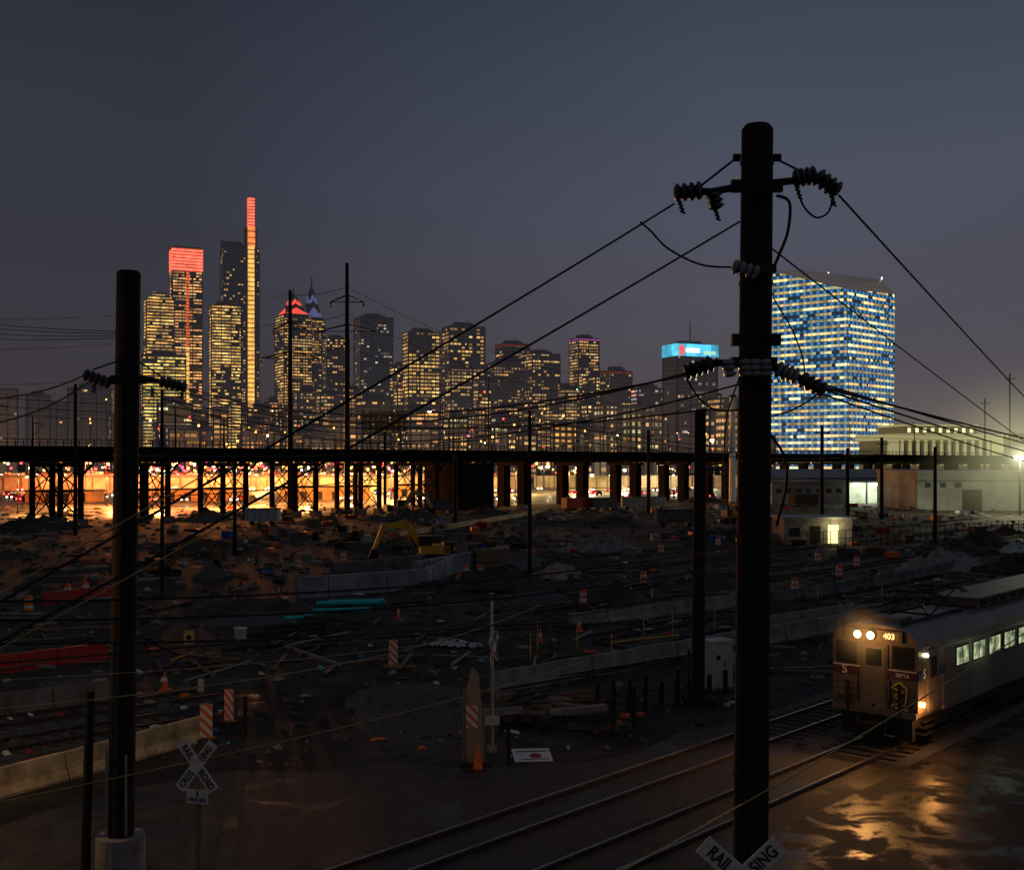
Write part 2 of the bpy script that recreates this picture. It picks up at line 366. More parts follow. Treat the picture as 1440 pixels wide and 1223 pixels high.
sk,(c,wd,dp,zt,a)=tower('spire_skyscraper',308,366,352,1500,22,.7,frac=.3,c1=Y1,c2=Y2,S=.8,mech=False,base=(.02,.022,.03),haze=(.014,.015,.020))
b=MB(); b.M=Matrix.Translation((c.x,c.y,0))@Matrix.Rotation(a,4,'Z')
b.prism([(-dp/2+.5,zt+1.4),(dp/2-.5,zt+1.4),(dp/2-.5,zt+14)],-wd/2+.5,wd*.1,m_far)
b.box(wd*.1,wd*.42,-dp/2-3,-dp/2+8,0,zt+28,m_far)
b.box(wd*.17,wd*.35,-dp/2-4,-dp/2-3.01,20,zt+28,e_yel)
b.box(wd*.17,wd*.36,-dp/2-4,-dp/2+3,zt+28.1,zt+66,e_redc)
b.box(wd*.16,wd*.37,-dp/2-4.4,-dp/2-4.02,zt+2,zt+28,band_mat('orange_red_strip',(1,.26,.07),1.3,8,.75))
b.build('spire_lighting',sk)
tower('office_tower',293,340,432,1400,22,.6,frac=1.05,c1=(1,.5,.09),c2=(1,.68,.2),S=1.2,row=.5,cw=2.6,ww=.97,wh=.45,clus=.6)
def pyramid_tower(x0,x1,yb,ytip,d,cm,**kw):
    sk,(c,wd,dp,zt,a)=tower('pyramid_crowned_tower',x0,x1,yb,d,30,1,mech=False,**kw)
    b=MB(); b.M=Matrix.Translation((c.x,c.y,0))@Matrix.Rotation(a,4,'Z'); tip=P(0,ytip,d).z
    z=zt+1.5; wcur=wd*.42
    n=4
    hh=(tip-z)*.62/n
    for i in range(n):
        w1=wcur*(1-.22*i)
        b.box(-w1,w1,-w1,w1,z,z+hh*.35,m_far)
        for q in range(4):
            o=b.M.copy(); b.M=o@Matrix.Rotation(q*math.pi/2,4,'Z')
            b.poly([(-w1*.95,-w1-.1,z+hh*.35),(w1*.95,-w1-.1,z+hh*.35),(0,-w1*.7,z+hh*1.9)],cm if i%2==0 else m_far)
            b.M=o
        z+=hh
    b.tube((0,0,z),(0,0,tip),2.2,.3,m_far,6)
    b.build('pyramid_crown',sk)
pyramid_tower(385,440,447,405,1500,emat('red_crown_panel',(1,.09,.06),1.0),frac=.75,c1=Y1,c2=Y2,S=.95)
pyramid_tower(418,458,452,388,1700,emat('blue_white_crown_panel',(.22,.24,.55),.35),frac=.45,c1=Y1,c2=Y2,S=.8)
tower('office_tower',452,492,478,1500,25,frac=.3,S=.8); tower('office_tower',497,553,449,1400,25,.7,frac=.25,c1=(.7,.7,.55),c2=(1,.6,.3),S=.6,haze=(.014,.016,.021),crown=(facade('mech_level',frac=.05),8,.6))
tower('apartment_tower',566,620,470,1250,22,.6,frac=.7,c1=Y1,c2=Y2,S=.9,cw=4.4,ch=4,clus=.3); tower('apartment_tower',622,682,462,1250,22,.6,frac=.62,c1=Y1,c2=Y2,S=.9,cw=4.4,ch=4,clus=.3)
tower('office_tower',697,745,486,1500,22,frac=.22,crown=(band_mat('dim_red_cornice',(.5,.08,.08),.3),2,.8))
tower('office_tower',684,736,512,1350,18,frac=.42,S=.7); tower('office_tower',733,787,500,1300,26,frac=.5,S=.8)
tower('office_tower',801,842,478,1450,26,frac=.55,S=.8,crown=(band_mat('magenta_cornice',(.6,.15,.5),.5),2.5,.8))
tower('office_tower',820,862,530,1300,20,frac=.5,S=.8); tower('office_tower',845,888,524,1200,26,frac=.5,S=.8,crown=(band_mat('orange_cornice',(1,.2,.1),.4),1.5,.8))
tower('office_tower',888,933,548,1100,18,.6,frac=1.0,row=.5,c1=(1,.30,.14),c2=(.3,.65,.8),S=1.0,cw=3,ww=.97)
sk,(c,wd,dp,zt,a)=tower('office_tower',933,1008,490,1000,24,.55,frac=.2,S=.6,c1=(.7,.7,.9),c2=(1,.6,.3))
b=MB(); b.M=Matrix.Translation((c.x,c.y,0))@Matrix.Rotation(a,4,'Z')
e_cy=band_mat('cyan_screen',(.09,.55,.8),1.3,30,.9,40)
b.box(-wd/2-.8,wd/2+.8,-dp/2-.8,dp/2+.8,zt-8,zt+2.5,e_cy); b.box(-wd*.46,-wd*.34,-dp/2-1,-dp/2-.81,zt-7,zt+1,emat('red_sign',(1,.12,.1),1.2)); b.box(-wd*.3,wd*.05,-dp/2-1,-dp/2-.81,zt-5,zt-1,emat('white_sign',(.9,1,1),1.4)); b.box(wd*.15,wd*.45,-dp/2-1,-dp/2-.81,zt-6,zt-3,emat('pale_green_sign',(.5,.9,.7),.9))
b.tube((0,0,zt+6),(0,0,zt+24),.7,.3,m_far,5)
b.build('display_screen',sk)
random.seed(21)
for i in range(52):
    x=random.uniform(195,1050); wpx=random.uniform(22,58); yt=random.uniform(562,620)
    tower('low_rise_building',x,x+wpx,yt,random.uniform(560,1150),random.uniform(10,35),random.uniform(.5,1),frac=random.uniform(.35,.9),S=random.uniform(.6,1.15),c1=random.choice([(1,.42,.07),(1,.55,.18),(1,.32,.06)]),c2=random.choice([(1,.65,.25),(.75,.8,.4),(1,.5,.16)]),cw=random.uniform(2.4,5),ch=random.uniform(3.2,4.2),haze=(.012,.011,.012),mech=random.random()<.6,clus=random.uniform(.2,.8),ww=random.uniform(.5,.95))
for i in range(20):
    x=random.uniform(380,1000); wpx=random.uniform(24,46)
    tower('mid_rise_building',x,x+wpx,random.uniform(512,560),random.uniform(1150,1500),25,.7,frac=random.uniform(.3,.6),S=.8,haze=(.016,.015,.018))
m_cira=facade('faceted_glass',base=(.02,.04,.06),frac=.92,cw=2.6,ch=4.0,c1=(1,.62,.18),c2=(.80,.88,.50),S=1.15,seed=3.3,haze=(.010,.030,.050),ww=.92,wh=.42,led=(4.4,4.0,(.04,.36,1.0),.95),row=.45,clus=.5,na=2.2)
m_cirad=facade('faceted_glass_dark',base=(.02,.03,.04),frac=.04,cw=2.7,ch=4.0,S=.4,seed=5.3,haze=(.012,.018,.024))
b=MB()
A=P(1084,650,735);B=P(1196,650,700);C=P(1256,650,740);D=P(1150,650,780)
At=P(1082,380,735);Bt=P(1190,406,702);Ct=P(1259,413,742);Dt=P(1128,380,790);Et=P(1240,393,775)
A.z=B.z=C.z=D.z=0
def fuv(pts,u0,o):
    return [(u0+math.hypot(p[0]-o[0],p[1]-o[1]),p[2]) for p in pts]
b.poly([A,B,Bt,At],m_cira,fuv([A,B,Bt,At],0,A)); b.poly([B,C,Ct,Bt],m_cira,fuv([B,C,Ct,Bt],90,B)); b.poly([C,D,Dt,Et,Ct],m_cirad,[(0,0)]*5); b.poly([D,A,At,Dt],m_cirad,[(0,0)]*4)
b.poly([Bt,Ct,Et],m_cirad,[(3,3),(20,3),(20,12)]); b.poly([At,Bt,Et],m_cirad,[(3,3),(60,3),(60,30)]); b.poly([At,Et,Dt],m_cirad,[(3,3),(60,30),(3,30)])
e_rl=emat('roof_light',(1,1,1),2.0)
for q in (At,P(1165,386,785),Et): b.tube(q,q+Vector((0,0,1.6)),.5,.4,e_rl,6)
for p,q in ((A,At),(B,Bt),(C,Ct),(At,Bt),(Bt,Ct)): b.tube(p,q,.3,.3,m_cirad,5)
b.build('faceted_glass_tower')
m_stl=emat('limestone_painted_floodlight',(.78,.70,.32),.42); m_std=emat('colonnade_painted_shade',(.50,.38,.14),.16)  # stone emits: floodlighting painted in, with a dimmer copy for shaded parts
b=MB(); c=P(1328,640,640); b.M=Matrix.Translation((c.x,c.y,0))@Matrix.Rotation(math.radians(8),4,'Z')
b.box(-32,32,0,40,0,22,m_std); b.box(-34,34,-3,41,22.01,25.5,m_stl); b.box(-22,22,4,36,25.51,30,m_std); b.box(-22.5,22.5,3.5,36,30.01,31,m_stl)
for i in range(12): b.tube((-26+i*4.7,-1.6,8),(-26+i*4.7,-1.6,22),1.0,.85,m_stl,10); b.box(-24.5+i*4.7,-22.9+i*4.7,-.05,-.01,9,20,m_far)
b.box(-34,34,-3,-.06,0,8,m_std); b.box(-34,-28.5,-2.9,-.07,8.01,22,m_stl); b.box(28.5,34,-2.9,-.07,8.01,22,m_stl)
e_win=emat('tall_lit_window',(1,.9,.5),1.0)
for i in range(9): b.box(-20+i*4.7,-18+i*4.7,3.9,3.99,26.4,29,e_win)
b.build('classical_railway_station')
tower('low_rise_building',1262,1300,612,900,10,frac=.3); tower('low_rise_building',1385,1460,612,1000,10,frac=.2,haze=(.03,.03,.02),mech=False)
# ---------------- viaduct
VD=Vector((1,1,0)).normalized(); VN=Vector((1,-1,0)).normalized(); V0=Vector((-76,170,0))
va=math.radians(45)
b=MB(); b.M=Matrix.Translation(V0)@Matrix.Rotation(va,4,'Z')
L0,L1=-120,620
m_vd=pmat('viaduct_steel',(.014,.011,.010),.95,0,1,.4,spec=.05)
b.box(L0,L1,-4.5,4.5,11.2,12.0,m_vd); b.box(L0,L1,-4.3,-4.0,9.6,11.19,m_vd); b.box(L0,L1,4.0,4.3,9.6,11.19,m_vd); b.box(L0,L1,-.2,.2,9.8,11.19,m_vd)
x=L0
while x<L1:
    b.box(x,x+.2,-4.38,-4.31,9.6,11.19,m_vd); b.box(x,x+.12,-4.4,-4.28,12.01,13.0,m_vd)
    if x<200: b.box(x+1.2,x+1.3,-4.36,-4.3,12.01,13.0,m_vd)
    x+=2.4
b.box(L0,L1,-4.42,-4.26,13.01,13.12,m_vd); b.box(L0,L1,-4.4,-4.3,12.5,12.58,m_vd); b.box(L0,L1,-4.75,-4.45,11.5,12.05,m_vd)
def bent(x):
    for xx in (x-2.2,x+2.2):
        for yy in (-3.7,3.7):
            b.box(xx-.34,xx+.34,yy-.34,yy+.34,.9,9.59,m_vd); b.box(xx-.8,xx+.8,yy-.8,yy+.8,0,.9,m_concd)
        b.tube((xx,-3.7,1),(xx,3.7,9.1),.11,.11,m_vd,4); b.tube((xx,3.7,1),(xx,-3.7,9.1),.11,.11,m_vd,4)
        b.box(xx-.3,xx+.3,-4.4,4.4,8.9,9.58,m_vd)
        b.box(xx-.15,xx+.15,-3.3,3.3,5,5.25,m_vd)
    for yy in (-3.7,3.7):
        b.tube((x-2.2,yy,1),(x+2.2,yy,5.1),.11,.11,m_vd,4); b.tube((x+2.2,yy,1),(x-2.2,yy,5.1),.11,.11,m_vd,4)
        b.tube((x-2.2,yy,5.1),(x+2.2,yy,9.0),.11,.11,m_vd,4); b.tube((x+2.2,yy,5.1),(x-2.2,yy,9.0),.11,.11,m_vd,4)
        b.box(x-1.8,x+1.8,yy-.12,yy+.12,5,5.25,m_vd)
    for sg in (-1,1): b.tube((x+sg*2.3,-3.7,7.5),(x+sg*4.2,-3.9,9.6),.2,.2,m_vd,4)
for k in range(-6,6): bent(8+k*14.5)
b.box(87,97,-5.2,5.2,0,9.59,m_vd)
for k in range(20):
    xx=108+k*19
    b.box(xx-1,xx+1,-4.1,-2.0,0,8.9,m_vd); b.box(xx-1,xx+1,2.0,4.1,0,8.9,m_vd); b.box(xx-1.3,xx+1.3,-4.6,4.6,8.91,9.59,m_vd)
b.build('railway_viaduct')
def vpt(px,off=0,z=12):
    k=(px-720)/F
    s=(170*k+76)/(1-k)*math.sqrt(2); p=V0+VD*s+VN*off; p.z=z; return p
for px,pyt in ((10,560),(60,585),(262,575),(330,590),(654,578),(703,530),(745,560),(784,590),(823,588),(864,590),(910,600),(955,596),(1000,600),(1090,600),(1300,605)):
    p=vpt(px,-3.5); b=MB(); zt=H+(HY-pyt)/F*p.y
    b.tube(p,(p.x,p.y,zt),.22,.14,m_steel,6); b.tube((p.x,p.y,zt-1),(p.x+2.6,p.y-2.4,zt-1.4),.07,.07,m_steel,5); b.tube((p.x,p.y,zt-3),(p.x+2.6,p.y-2.4,zt-1.4),.05,.05,m_steel,5)
    b.build('catenary_post')
p=vpt(566,-5.5); b=MB(); b.M=Matrix.Translation((p.x,p.y,0))@Matrix.Rotation(math.radians(6),4,'Z')
for i in range(9): b.box(-4.6+i*1.12,-4.48+i*1.12,-.1,.1,15.4,19.8,m_steel)
for z in (15.4,16.5,17.6,18.7,19.7): b.box(-4.6,4.6,.11,.2,z,z+.15,m_steel)
m_bb=pmat('billboard_back',(.55,.42,.15),.8,0,.8,.5)  # yellow base colour stands in for light falling on the slats
for i in range(8): b.box(-4.4+i*1.12,-3.6+i*1.12,.3,.36,15.7,19.6,m_bb)
b.box(-.3,.3,.4,.9,0,15.8,m_steel)
for i in range(5): b.tube((-4.2+i*2.1,-.1,15.4),(-4.2+i*2.1,-1.2,14.8),.05,.05,m_steel,4)
b.box(-4.7,4.7,-1.3,-.9,14.7,14.8,m_steel); b.tube((-3,.5,12),(-3,.5,15.8),.15,.15,m_steel,6); b.tube((3,.5,12),(3,.5,15.8),.15,.15,m_steel,6)
b.build('billboard')
# ---------------- lamp halo (self-glowing volume that paints scattered lamplight)
def halo(parent,loc,r,c,s):
    m=bpy.data.materials.new('glow_halo'); m.use_nodes=True; nt=m.node_tree; nt.nodes.clear()
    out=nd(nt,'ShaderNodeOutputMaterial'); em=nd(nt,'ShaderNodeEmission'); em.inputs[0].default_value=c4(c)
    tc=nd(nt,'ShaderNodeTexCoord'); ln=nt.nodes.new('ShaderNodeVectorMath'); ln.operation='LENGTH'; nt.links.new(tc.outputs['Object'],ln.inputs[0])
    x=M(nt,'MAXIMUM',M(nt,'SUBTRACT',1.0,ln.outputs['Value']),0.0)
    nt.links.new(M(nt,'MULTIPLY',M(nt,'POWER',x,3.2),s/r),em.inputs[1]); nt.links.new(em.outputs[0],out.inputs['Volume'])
    me=bpy.data.meshes.new('glow_halo')
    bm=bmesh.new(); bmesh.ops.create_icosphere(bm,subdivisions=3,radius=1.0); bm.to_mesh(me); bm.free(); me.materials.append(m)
    o=bpy.data.objects.new('glow_halo',me); col.objects.link(o); o.scale=(r,r,r); o.location=loc; o.parent=parent
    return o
def pl(name,loc,power,c,size=.3,parent=None,spot=None,dirv=None,blend=.6):
    l=bpy.data.lights.new(name,'SPOT' if spot else 'POINT'); l.energy=power; l.color=c; l.shadow_soft_size=size
    o=bpy.data.objects.new(name,l); col.objects.link(o); o.location=loc
    if spot: l.spot_size=math.radians(spot); l.spot_blend=blend; o.rotation_euler=Vector(dirv).to_track_quat('-Z','Y').to_euler()
    if parent: o.parent=parent
    return o
NA=(1,.40,.09); NR=(1,.28,.07); AM=(1,.52,.14)
e_na=emat('sodium_lens',NA,14); e_wh=emat('white_lens',(1,.82,.5),14)
def street_lamp(x,y,h,c,em,power,armx=1.6,rr=.32):
    e=empty('street_lamp',Matrix.Translation((x,y,0)))
    b=MB(); b.tube((0,0,0),(0,0,h-.3),.13,.08,m_steel,8); b.tube((0,0,0),(0,0,.5),.25,.2,m_steel,8); b.tube((0,0,h-.3),(armx,0,h+.1),.06,.05,m_steel,6); b.box(armx-.3,armx+.5,-.18,.18,h,h+.2,m_steel)
    b.tube((armx+.1,0,h-.02),(armx+.1,0,h-rr),rr,rr*.6,em,10)
    b.build('pole_and_head',e)
    pl('lamp',(armx+.1,0,h-.5-rr),power,c,.4,e)
random.seed(5)
for px,py_,h,c,em,pw in ((25,722,7,NA,e_na,9000),(80,712,7,NA,e_na,16000),(150,712,7,NR,e_na,26000),(215,716,7,NR,e_na,22000),(285,714,7,NR,e_na,34000),(350,711,7,NA,e_na,30000),(420,709,7,NA,e_na,26000),(485,706,7,NA,e_na,22000),(550,702,7,AM,e_na,26000),(615,700,7.5,AM,e_wh,24000),(725,695,7,(1,.62,.18),e_wh,26000),(800,692,7,(1,.68,.22),e_wh,30000),(865,688,7,(.95,.72,.26),e_wh,30000),(940,683,7,(.95,.75,.3),e_wh,34000),(1010,681,7,(.95,.75,.3),e_wh,30000)):
    p=G(px,py_); street_lamp(p.x,p.y,h,c,em,pw)
# lamps standing on / beside the elevated highway
for px,d,c,pw in ((40,380,NR,26000),(120,382,NR,34000),(200,383,NR,36000),(280,384,NR,40000),(360,385,NA,40000),(440,386,NA,34000),(530,388,AM,34000),(620,390,AM,30000)):
    x=(px-720)/F*d; street_lamp(x,d,9.5,c,e_na,pw,rr=.4)
for px,yy,dd in ((832,667,345),(878,660,365),(604,578,520),(1001,618,500),(770,655,480),(930,652,420)):
    p=P(px,yy,dd); street_lamp(p.x-1.6,p.y,p.z,(1,.85,.5),e_wh,9000,rr=.6 if dd<400 else .9)
street_lamp(-19.5,25.5,8.5,(1,.58,.22),e_na,800)
m_hw=pmat('highway_concrete',(.42,.33,.25),.8,0,.08,.7)
b=MB(); b.M=Matrix.Translation((-200,392,0))@Matrix.Rotation(math.radians(4),4,'Z'); b.box(0,205,0,14,0,4.6,m_hw); b.box(0,205,-.3,-.01,4.4,5.3,m_concd)
for i in range(34): b.box(i*6,i*6+.5,-.35,-.02,0,4.3,m_concd)
b.build('elevated_highway')
b=MB(); b.M=Matrix.Translation((0,432,0)); b.box(8,130,0,6,0,4.5,m_hw)
for i in range(30): b.box(8+i*4,8.4+i*4,-.3,-.01,0,4.5,m_concd)
b.build('retaining_wall')
m_shed=pmat('shed_cladding',(.40,.22,.11),.8,0,.4,.4)
for px0,px1,pyb,h in ((35,130,706,2.6),(185,330,705,2.8),(395,520,703,3.2),(560,625,698,3)):
    a=G(px0,pyb);c=G(px1,pyb); b=MB(); b.box(a.x,c.x,a.y,a.y+8,0,h,m_shed); b.box(a.x-.3,c.x+.3,a.y-.3,a.y+8.3,h+.01,h+.3,m_steel)
    for i in range(int((c.x-a.x)/4)): b.box(a.x+1+i*4,a.x+2.6+i*4,a.y-.05,a.y-.01,.1,2.2,m_steel)
    b.build('storage_shed')
e_hl=emat('car_headlight',(1,.85,.55),14); e_tl=emat('car_taillight',(1,.03,.03),11)
def carmesh(paint):
    b=MB()
    pr=[(-2.2,.35),(2.2,.35),(2.25,.8),(1.3,.95),(.7,1.42),(-1.0,1.45),(-1.7,1.0),(-2.25,.9)]; w_=.88
    n=len(pr)
    for i in range(n):
        a=pr[i];c=pr[(i+1)%n]; b.poly([(a[0],-w_,a[1]),(a[0],w_,a[1]),(c[0],w_,c[1]),(c[0],-w_,c[1])],paint)
    b.poly([(a[0],-w_,a[1]) for a in pr],paint); b.poly([(a[0],w_,a[1]) for a in reversed(pr)],paint)
    b.poly([(1.2,-.885,.97),(.68,-.885,1.38),(-.95,-.885,1.4),(-1.55,-.885,1.0)],m_glass); b.poly([(1.2,.885,.97),(.68,.885,1.38),(-.95,.885,1.4),(-1.55,.885,1.0)],m_glass)
    for x in (-1.4,1.4):
        for y in (-.9,.72): b.tube((x,y,.33),(x,y+.18,.33),.33,.33,m_blackp,10)
    for y in (-.85,.45):
        b.box(2.2,2.33,y,y+.4,.52,.85,e_hl); b.box(-2.36,-2.2,y,y+.4,.55,.95,e_tl)
    me=b.build('car'); m=me.data; bpy.data.objects.remove(me); return m
cms=[carmesh(pmat('car_paint%d'%i,c,.3)) for i,c in enumerate([(.4,.4,.4),(.05,.05,.06),(.3,.02,.02),(.6,.6,.6)])]
for i in range(230):
    o=bpy.data.objects.new('car',random.choice(cms)); col.objects.link(o)
    r=random.random()
    if r<.5:
        s=random.uniform(2,203); off=random.choice((2,5,9,12)); a=math.radians(4)
        o.location=(-200+s*math.cos(a)-off*math.sin(a),392+s*math.sin(a)+off*math.cos(a),4.61)
        o.rotation_euler=(0,0,a+random.choice((0,math.pi))+random.uniform(-.7,.7))
    else:
        p=G(random.uniform(0,1000),random.uniform(688,706)); o.location=p; o.rotation_euler=(0,0,random.choice((1.3,-1.6,1.8,-1.2,4.5))+random.uniform(-.3,.3))
e_list=[emat('lamp_orange',(1,.36,.06),9),emat('lamp_white',(1,.8,.45),9),emat('lamp_red',(1,.04,.03),8),emat('lamp_green',(.2,1,.4),5),emat('lamp_magenta',(1,.08,.3),4)]
b=MB()
for i in range(760):
    near=random.random()<.6
    px=random.gauss(340,170) if near else random.uniform(110,1060)
    if px<5: continue
    d=random.uniform(408,520) if near else random.uniform(440,900); z=random.uniform(3,10.5) if near else (random.choice((4,6,9,12)) if random.random()<.6 else random.uniform(5,40))
    x=(px-720)/F*d; r=random.uniform(.2,.55); e=random.choices(e_list,(6,2.2,4.5,.2,1.6) if near else (6,3.5,2,.3,.3))[0]
    b.tube((x,d,z-r),(x,d,z+r),r,r,e,6); b.tube((x,d+.6,0),(x,d+.6,z),.12,.12,m_steel,4)
b.build('distant_lamps')
# ---------------- right-hand yard buildings
b=MB(); a=G(1085,709); c=G(1290,706)
y0=a.y; x0=a.x; x1=c.x
b.box(x0,x1,y0+10,y0+26,0,6.0,m_wall); b.poly([(x0-1,y0+9,6.0),(x1+1,y0+9,6.0),(x1+1,y0+18,8.0),(x0-1,y0+18,8.0)],m_roof); b.poly([(x0-1,y0+27,6.0),(x1+1,y0+27,6.0),(x1+1,y0+18,8.0),(x0-1,y0+18,8.0)],m_roof)
b.poly([(x0-.01,y0+10,6),(x0-.01,y0+26,6),(x0-.01,y0+18,7.9)],m_wall)
xa=x0+(x1-x0)*.46
b.box(x0,xa,y0,y0+9.98,0,5,m_wall); b.box(x0-.4,x1+.8,y0-1,y0+9.97,5.01,5.5,m_roof)
b.box(xa+.01,x1,y0+7,y0+9.9,.01,5,m_wall)
for i in range(6): b.box(xa+i*(x1-xa)/5-.2,xa+i*(x1-xa)/5+.2,y0,y0+.4,0,5,m_wall)
for i in range(7): b.box(x0+1+i*2.3,x0+2.2+i*2.3,y0-.05,y0-.01,2.6,3.6,m_glass)
sh=b.build('warehouse')
e_bay=emat('bay_lens',(.95,1,.8),10)
for i in range(5):
    xx=xa+1.6+i*(x1-xa)/5; b=MB(); b.box(xx-.7,xx+.7,y0-.6,y0-.3,4.2,4.9,e_bay); b.build('bay_light',sh); pl('bay_lamp',(xx,y0+2.5,4.0),1100,(.9,1,.7),.3,sh)
b=MB(); a=G(1290,718); c=G(1470,718); b.box(a.x,c.x,a.y,a.y+25,0,7.6,m_wall); b.box(a.x-.3,c.x,a.y-.3,a.y+25,7.61,8,m_roof)
q=G(1355,718.2);r=G(1383,718.2); b.box(q.x,r.x,a.y-.1,a.y-.01,0,4.2,m_blackp)
for i in range(12): b.box(a.x+i*3,a.x+.08+i*3,a.y-.06,a.y-.005,.0,7.5,m_roof)
for i in range(3): b.box(a.x+1.5+i*3,a.x+2.7+i*3,a.y-.07,a.y-.061,4.6,5.6,m_glass)
b.box(a.x,c.x,a.y-.12,a.y-.08,5.9,6.05,m_steel)
b.build('warehouse')
b=MB(); a=G(1103,766);c=G(1162,766); b.box(a.x,c.x+3,a.y,a.y+6,0,3,m_conc); b.box(a.x-.4,c.x+3.4,a.y-.4,a.y+6.4,3.01,3.25,m_roof)
b.box(c.x+.2,c.x+1.4,a.y-.06,a.y-.01,.1,2.3,emat('lit_doorway',(1,.88,.33),2.0)); b.box(a.x+.6,a.x+1.8,a.y-.05,a.y-.01,1,2,m_glass); b.box(a.x+3,a.x+4.2,a.y-.05,a.y-.01,.1,2.2,m_steel)
s=b.build('site_hut'); pl('door_lamp',(c.x+.9,a.y-1.2,2.4),120,(1,.85,.4),.2,s)
p=P(1434,643,205); e=empty('floodlight_mast',Matrix.Translation((p.x,p.y,0)))
b=MB(); b.tube((0,0,0),(0,0,p.z+.5),.22,.13,m_steel,8); b.box(-1,1,-.15,.05,p.z-.1,p.z+.1,m_steel)
e_fl=emat('flood_lens',(1,1,.6),30)
for xx in (-.8,0,.8): b.tube((xx,-.2,p.z),(xx,-.55,p.z-.1),.3,.36,e_fl,10)
b.build('mast',e); pl('flood_lamp',(0,-1.6,p.z),12000,(1,.95,.6),.5,e); halo(e,(0,-.5,p.z),22,(.9,.88,.45),.8); halo(e,(0,-.5,p.z),4,(1,1,.6),2.0)
b=MB(); p=P(1030,700,252); b.tube((p.x,p.y,0),(p.x,p.y,24),.8,.6,pmat('white_stack',(.6,.62,.64),.5),12); b.tube((p.x,p.y,24),(p.x,p.y,24.5),.9,.9,m_steel,12); b.tube((p.x,p.y,0),(p.x,p.y,1),1.2,1.1,m_conc,12); b.build('white_vent_stack')
for x,yt,yb in ((1156,598,742),(1192,630,762),(1315,628,772),(1385,560,712),(1420,525,716),(745,577,812),(228,548,832),(106,540,752),(912,605,720),(1240,615,730),(640,640,735),(330,640,780)):
    p=G(x,yb); b=MB(); zt=H+(HY-yt)/F*p.y; r=max(.15,3.0/F*p.y) if x!=1420 and x!=1385 else .22
    b.tube(p,(p.x,p.y,zt),r,r*.75,m_black,8)
    if x not in (745,228,106,1315): b.box(p.x-1.0,p.x+1.0,p.y-.1-r,p.y-r,zt-1.2,zt-1.05,m_black)
    for q in (-.9,-.3,.3,.9): b.tube((p.x+q,p.y-.05-r,zt-1),(p.x+q,p.y-.05-r,zt-.7),.06,.04,m_ins,6)
    b.build('utility_pole')
for x,yt in ((408,408),(488,370)):
    p=G(x,722); zt=H+(HY-yt)/F*p.y; b=MB()
    b.tube(p,(p.x,p.y,zt),.62,.33,m_steel,8); b.box(p.x-1.2,p.x+1.2,p.y-1.2,p.y+1.2,0,.8,m_concd)
    for dz,wd in ((6.5,3.1),(12,5.4)):
        z=zt-dz; b.tube((p.x-wd,p.y,z-.8),(p.x,p.y,z+.5),.12,.16,m_steel,5); b.tube((p.x+wd,p.y,z-.8),(p.x,p.y,z+.5),.12,.16,m_steel,5); b.tube((p.x-wd,p.y,z-.8),(p.x+wd,p.y,z-.8),.09,.09,m_steel,5)
        for q in (-wd,wd): b.insul((p.x+q,p.y,z-.85),(p.x+q,p.y,z-2.0),4,.2,m_ins,m_steel)
    b.build('transmission_mast')
# ---------------- wires
def wire(a,bb,sag=0,r=.012,m=m_wire,n=22):
    a=Vector(a);bb=Vector(bb); pts=[]
    for i in range(n+1):
        t=i/n; p=a.lerp(bb,t); p.z-=sag*4*t*(1-t); pts.append(p)
    b=MB(); b.path(pts,r,m,5); b.build('overhead_wire')
D=14
wire(P(948,287,D),P(-60,880,9),.05,.013); wire(P(1040,312,D),P(-60,935,9),.05,.013)
wire(P(1180,275,D),P(1560,675,70),.2,.016); wire(P(1086,350,D),P(1560,700,70),.2,.012)
wire(P(1158,545,D),P(1600,640,90),.3,.02); wire(P(1158,548,D),P(1600,655,90),.5,.016); wire(P(1130,532,D),P(1600,648,90),.4,.016); wire(P(1150,552,D),P(1600,668,90),.6,.014)
wire(P(962,528,D),P(262,545,26),.55,.014); wire(P(975,522,D),P(235,541,26),.75,.014); wire(P(1000,575,D),P(262,548,26),.5,.012); wire(P(1040,540,D),P(200,545,26),.95,.012)
wire(P(118,528,26),P(-80,560,20),.2,.018); wire(P(130,533,26),P(-80,600,20),.3,.018)
for k,y in enumerate((445,452,462,471)): wire(P(-80,y,40),P(168,466+k*3,26),.1,.010)
for (x0_,y0_,d0,x1_,y1_,d1,sg,r,m) in ((-40,846,18,1034,768,32,.35,.02,m_wire),(-40,872,18,1034,792,32,.4,.02,m_wire),(-40,905,17,980,832,44,.5,.022,m_wire),(-40,1000,15,760,850,40,.5,.012,m_wireg),(-40,935,16,980,800,44,.4,.014,m_wire),(-40,1135,13,820,930,30,.15,.009,m_wireg),(-40,958,15,600,905,30,.1,.008,m_wireg),(860,1232,12,1500,850,18,.1,.010,m_wireg),(-60,868,9,300,660,11,.0,.007,m_wireg),(-60,945,9,300,745,11,.0,.007,m_wireg),(170,700,26,1000,560,45,.8,.014,m_wire),(170,640,26,745,590,100,1.0,.018,m_wire)):
    wire(P(x0_,y0_,d0),P(x1_,y1_,d1),sg,r,m)
pA=G(408,722);pB=G(488,722)
for z in (30,36,41): wire((pA.x,pA.y,z),(pB.x,pB.y,z+1.5),.6,.06); wire((pB.x,pB.y,z+1.5),(pB.x+45,pB.y+60,z-10),2,.05); wire((pA.x,pA.y,z),(pA.x-60,pA.y-30,z-8),2,.05)
for h in (17,18.2,19.5):
    a=vpt(-60,-2,h); c=vpt(703,-2,h); wire(a,c,.8,.05); c2=vpt(1440,-2,h); wire(c,c2,.8,.06)
for dz in (0,1,2.5): wire(P(745,590+dz*8,101),P(1240,630+dz*3,190),1.5,.05); wire(P(745,590+dz*8,101),P(228,560+dz*8,84),1.5,.04)
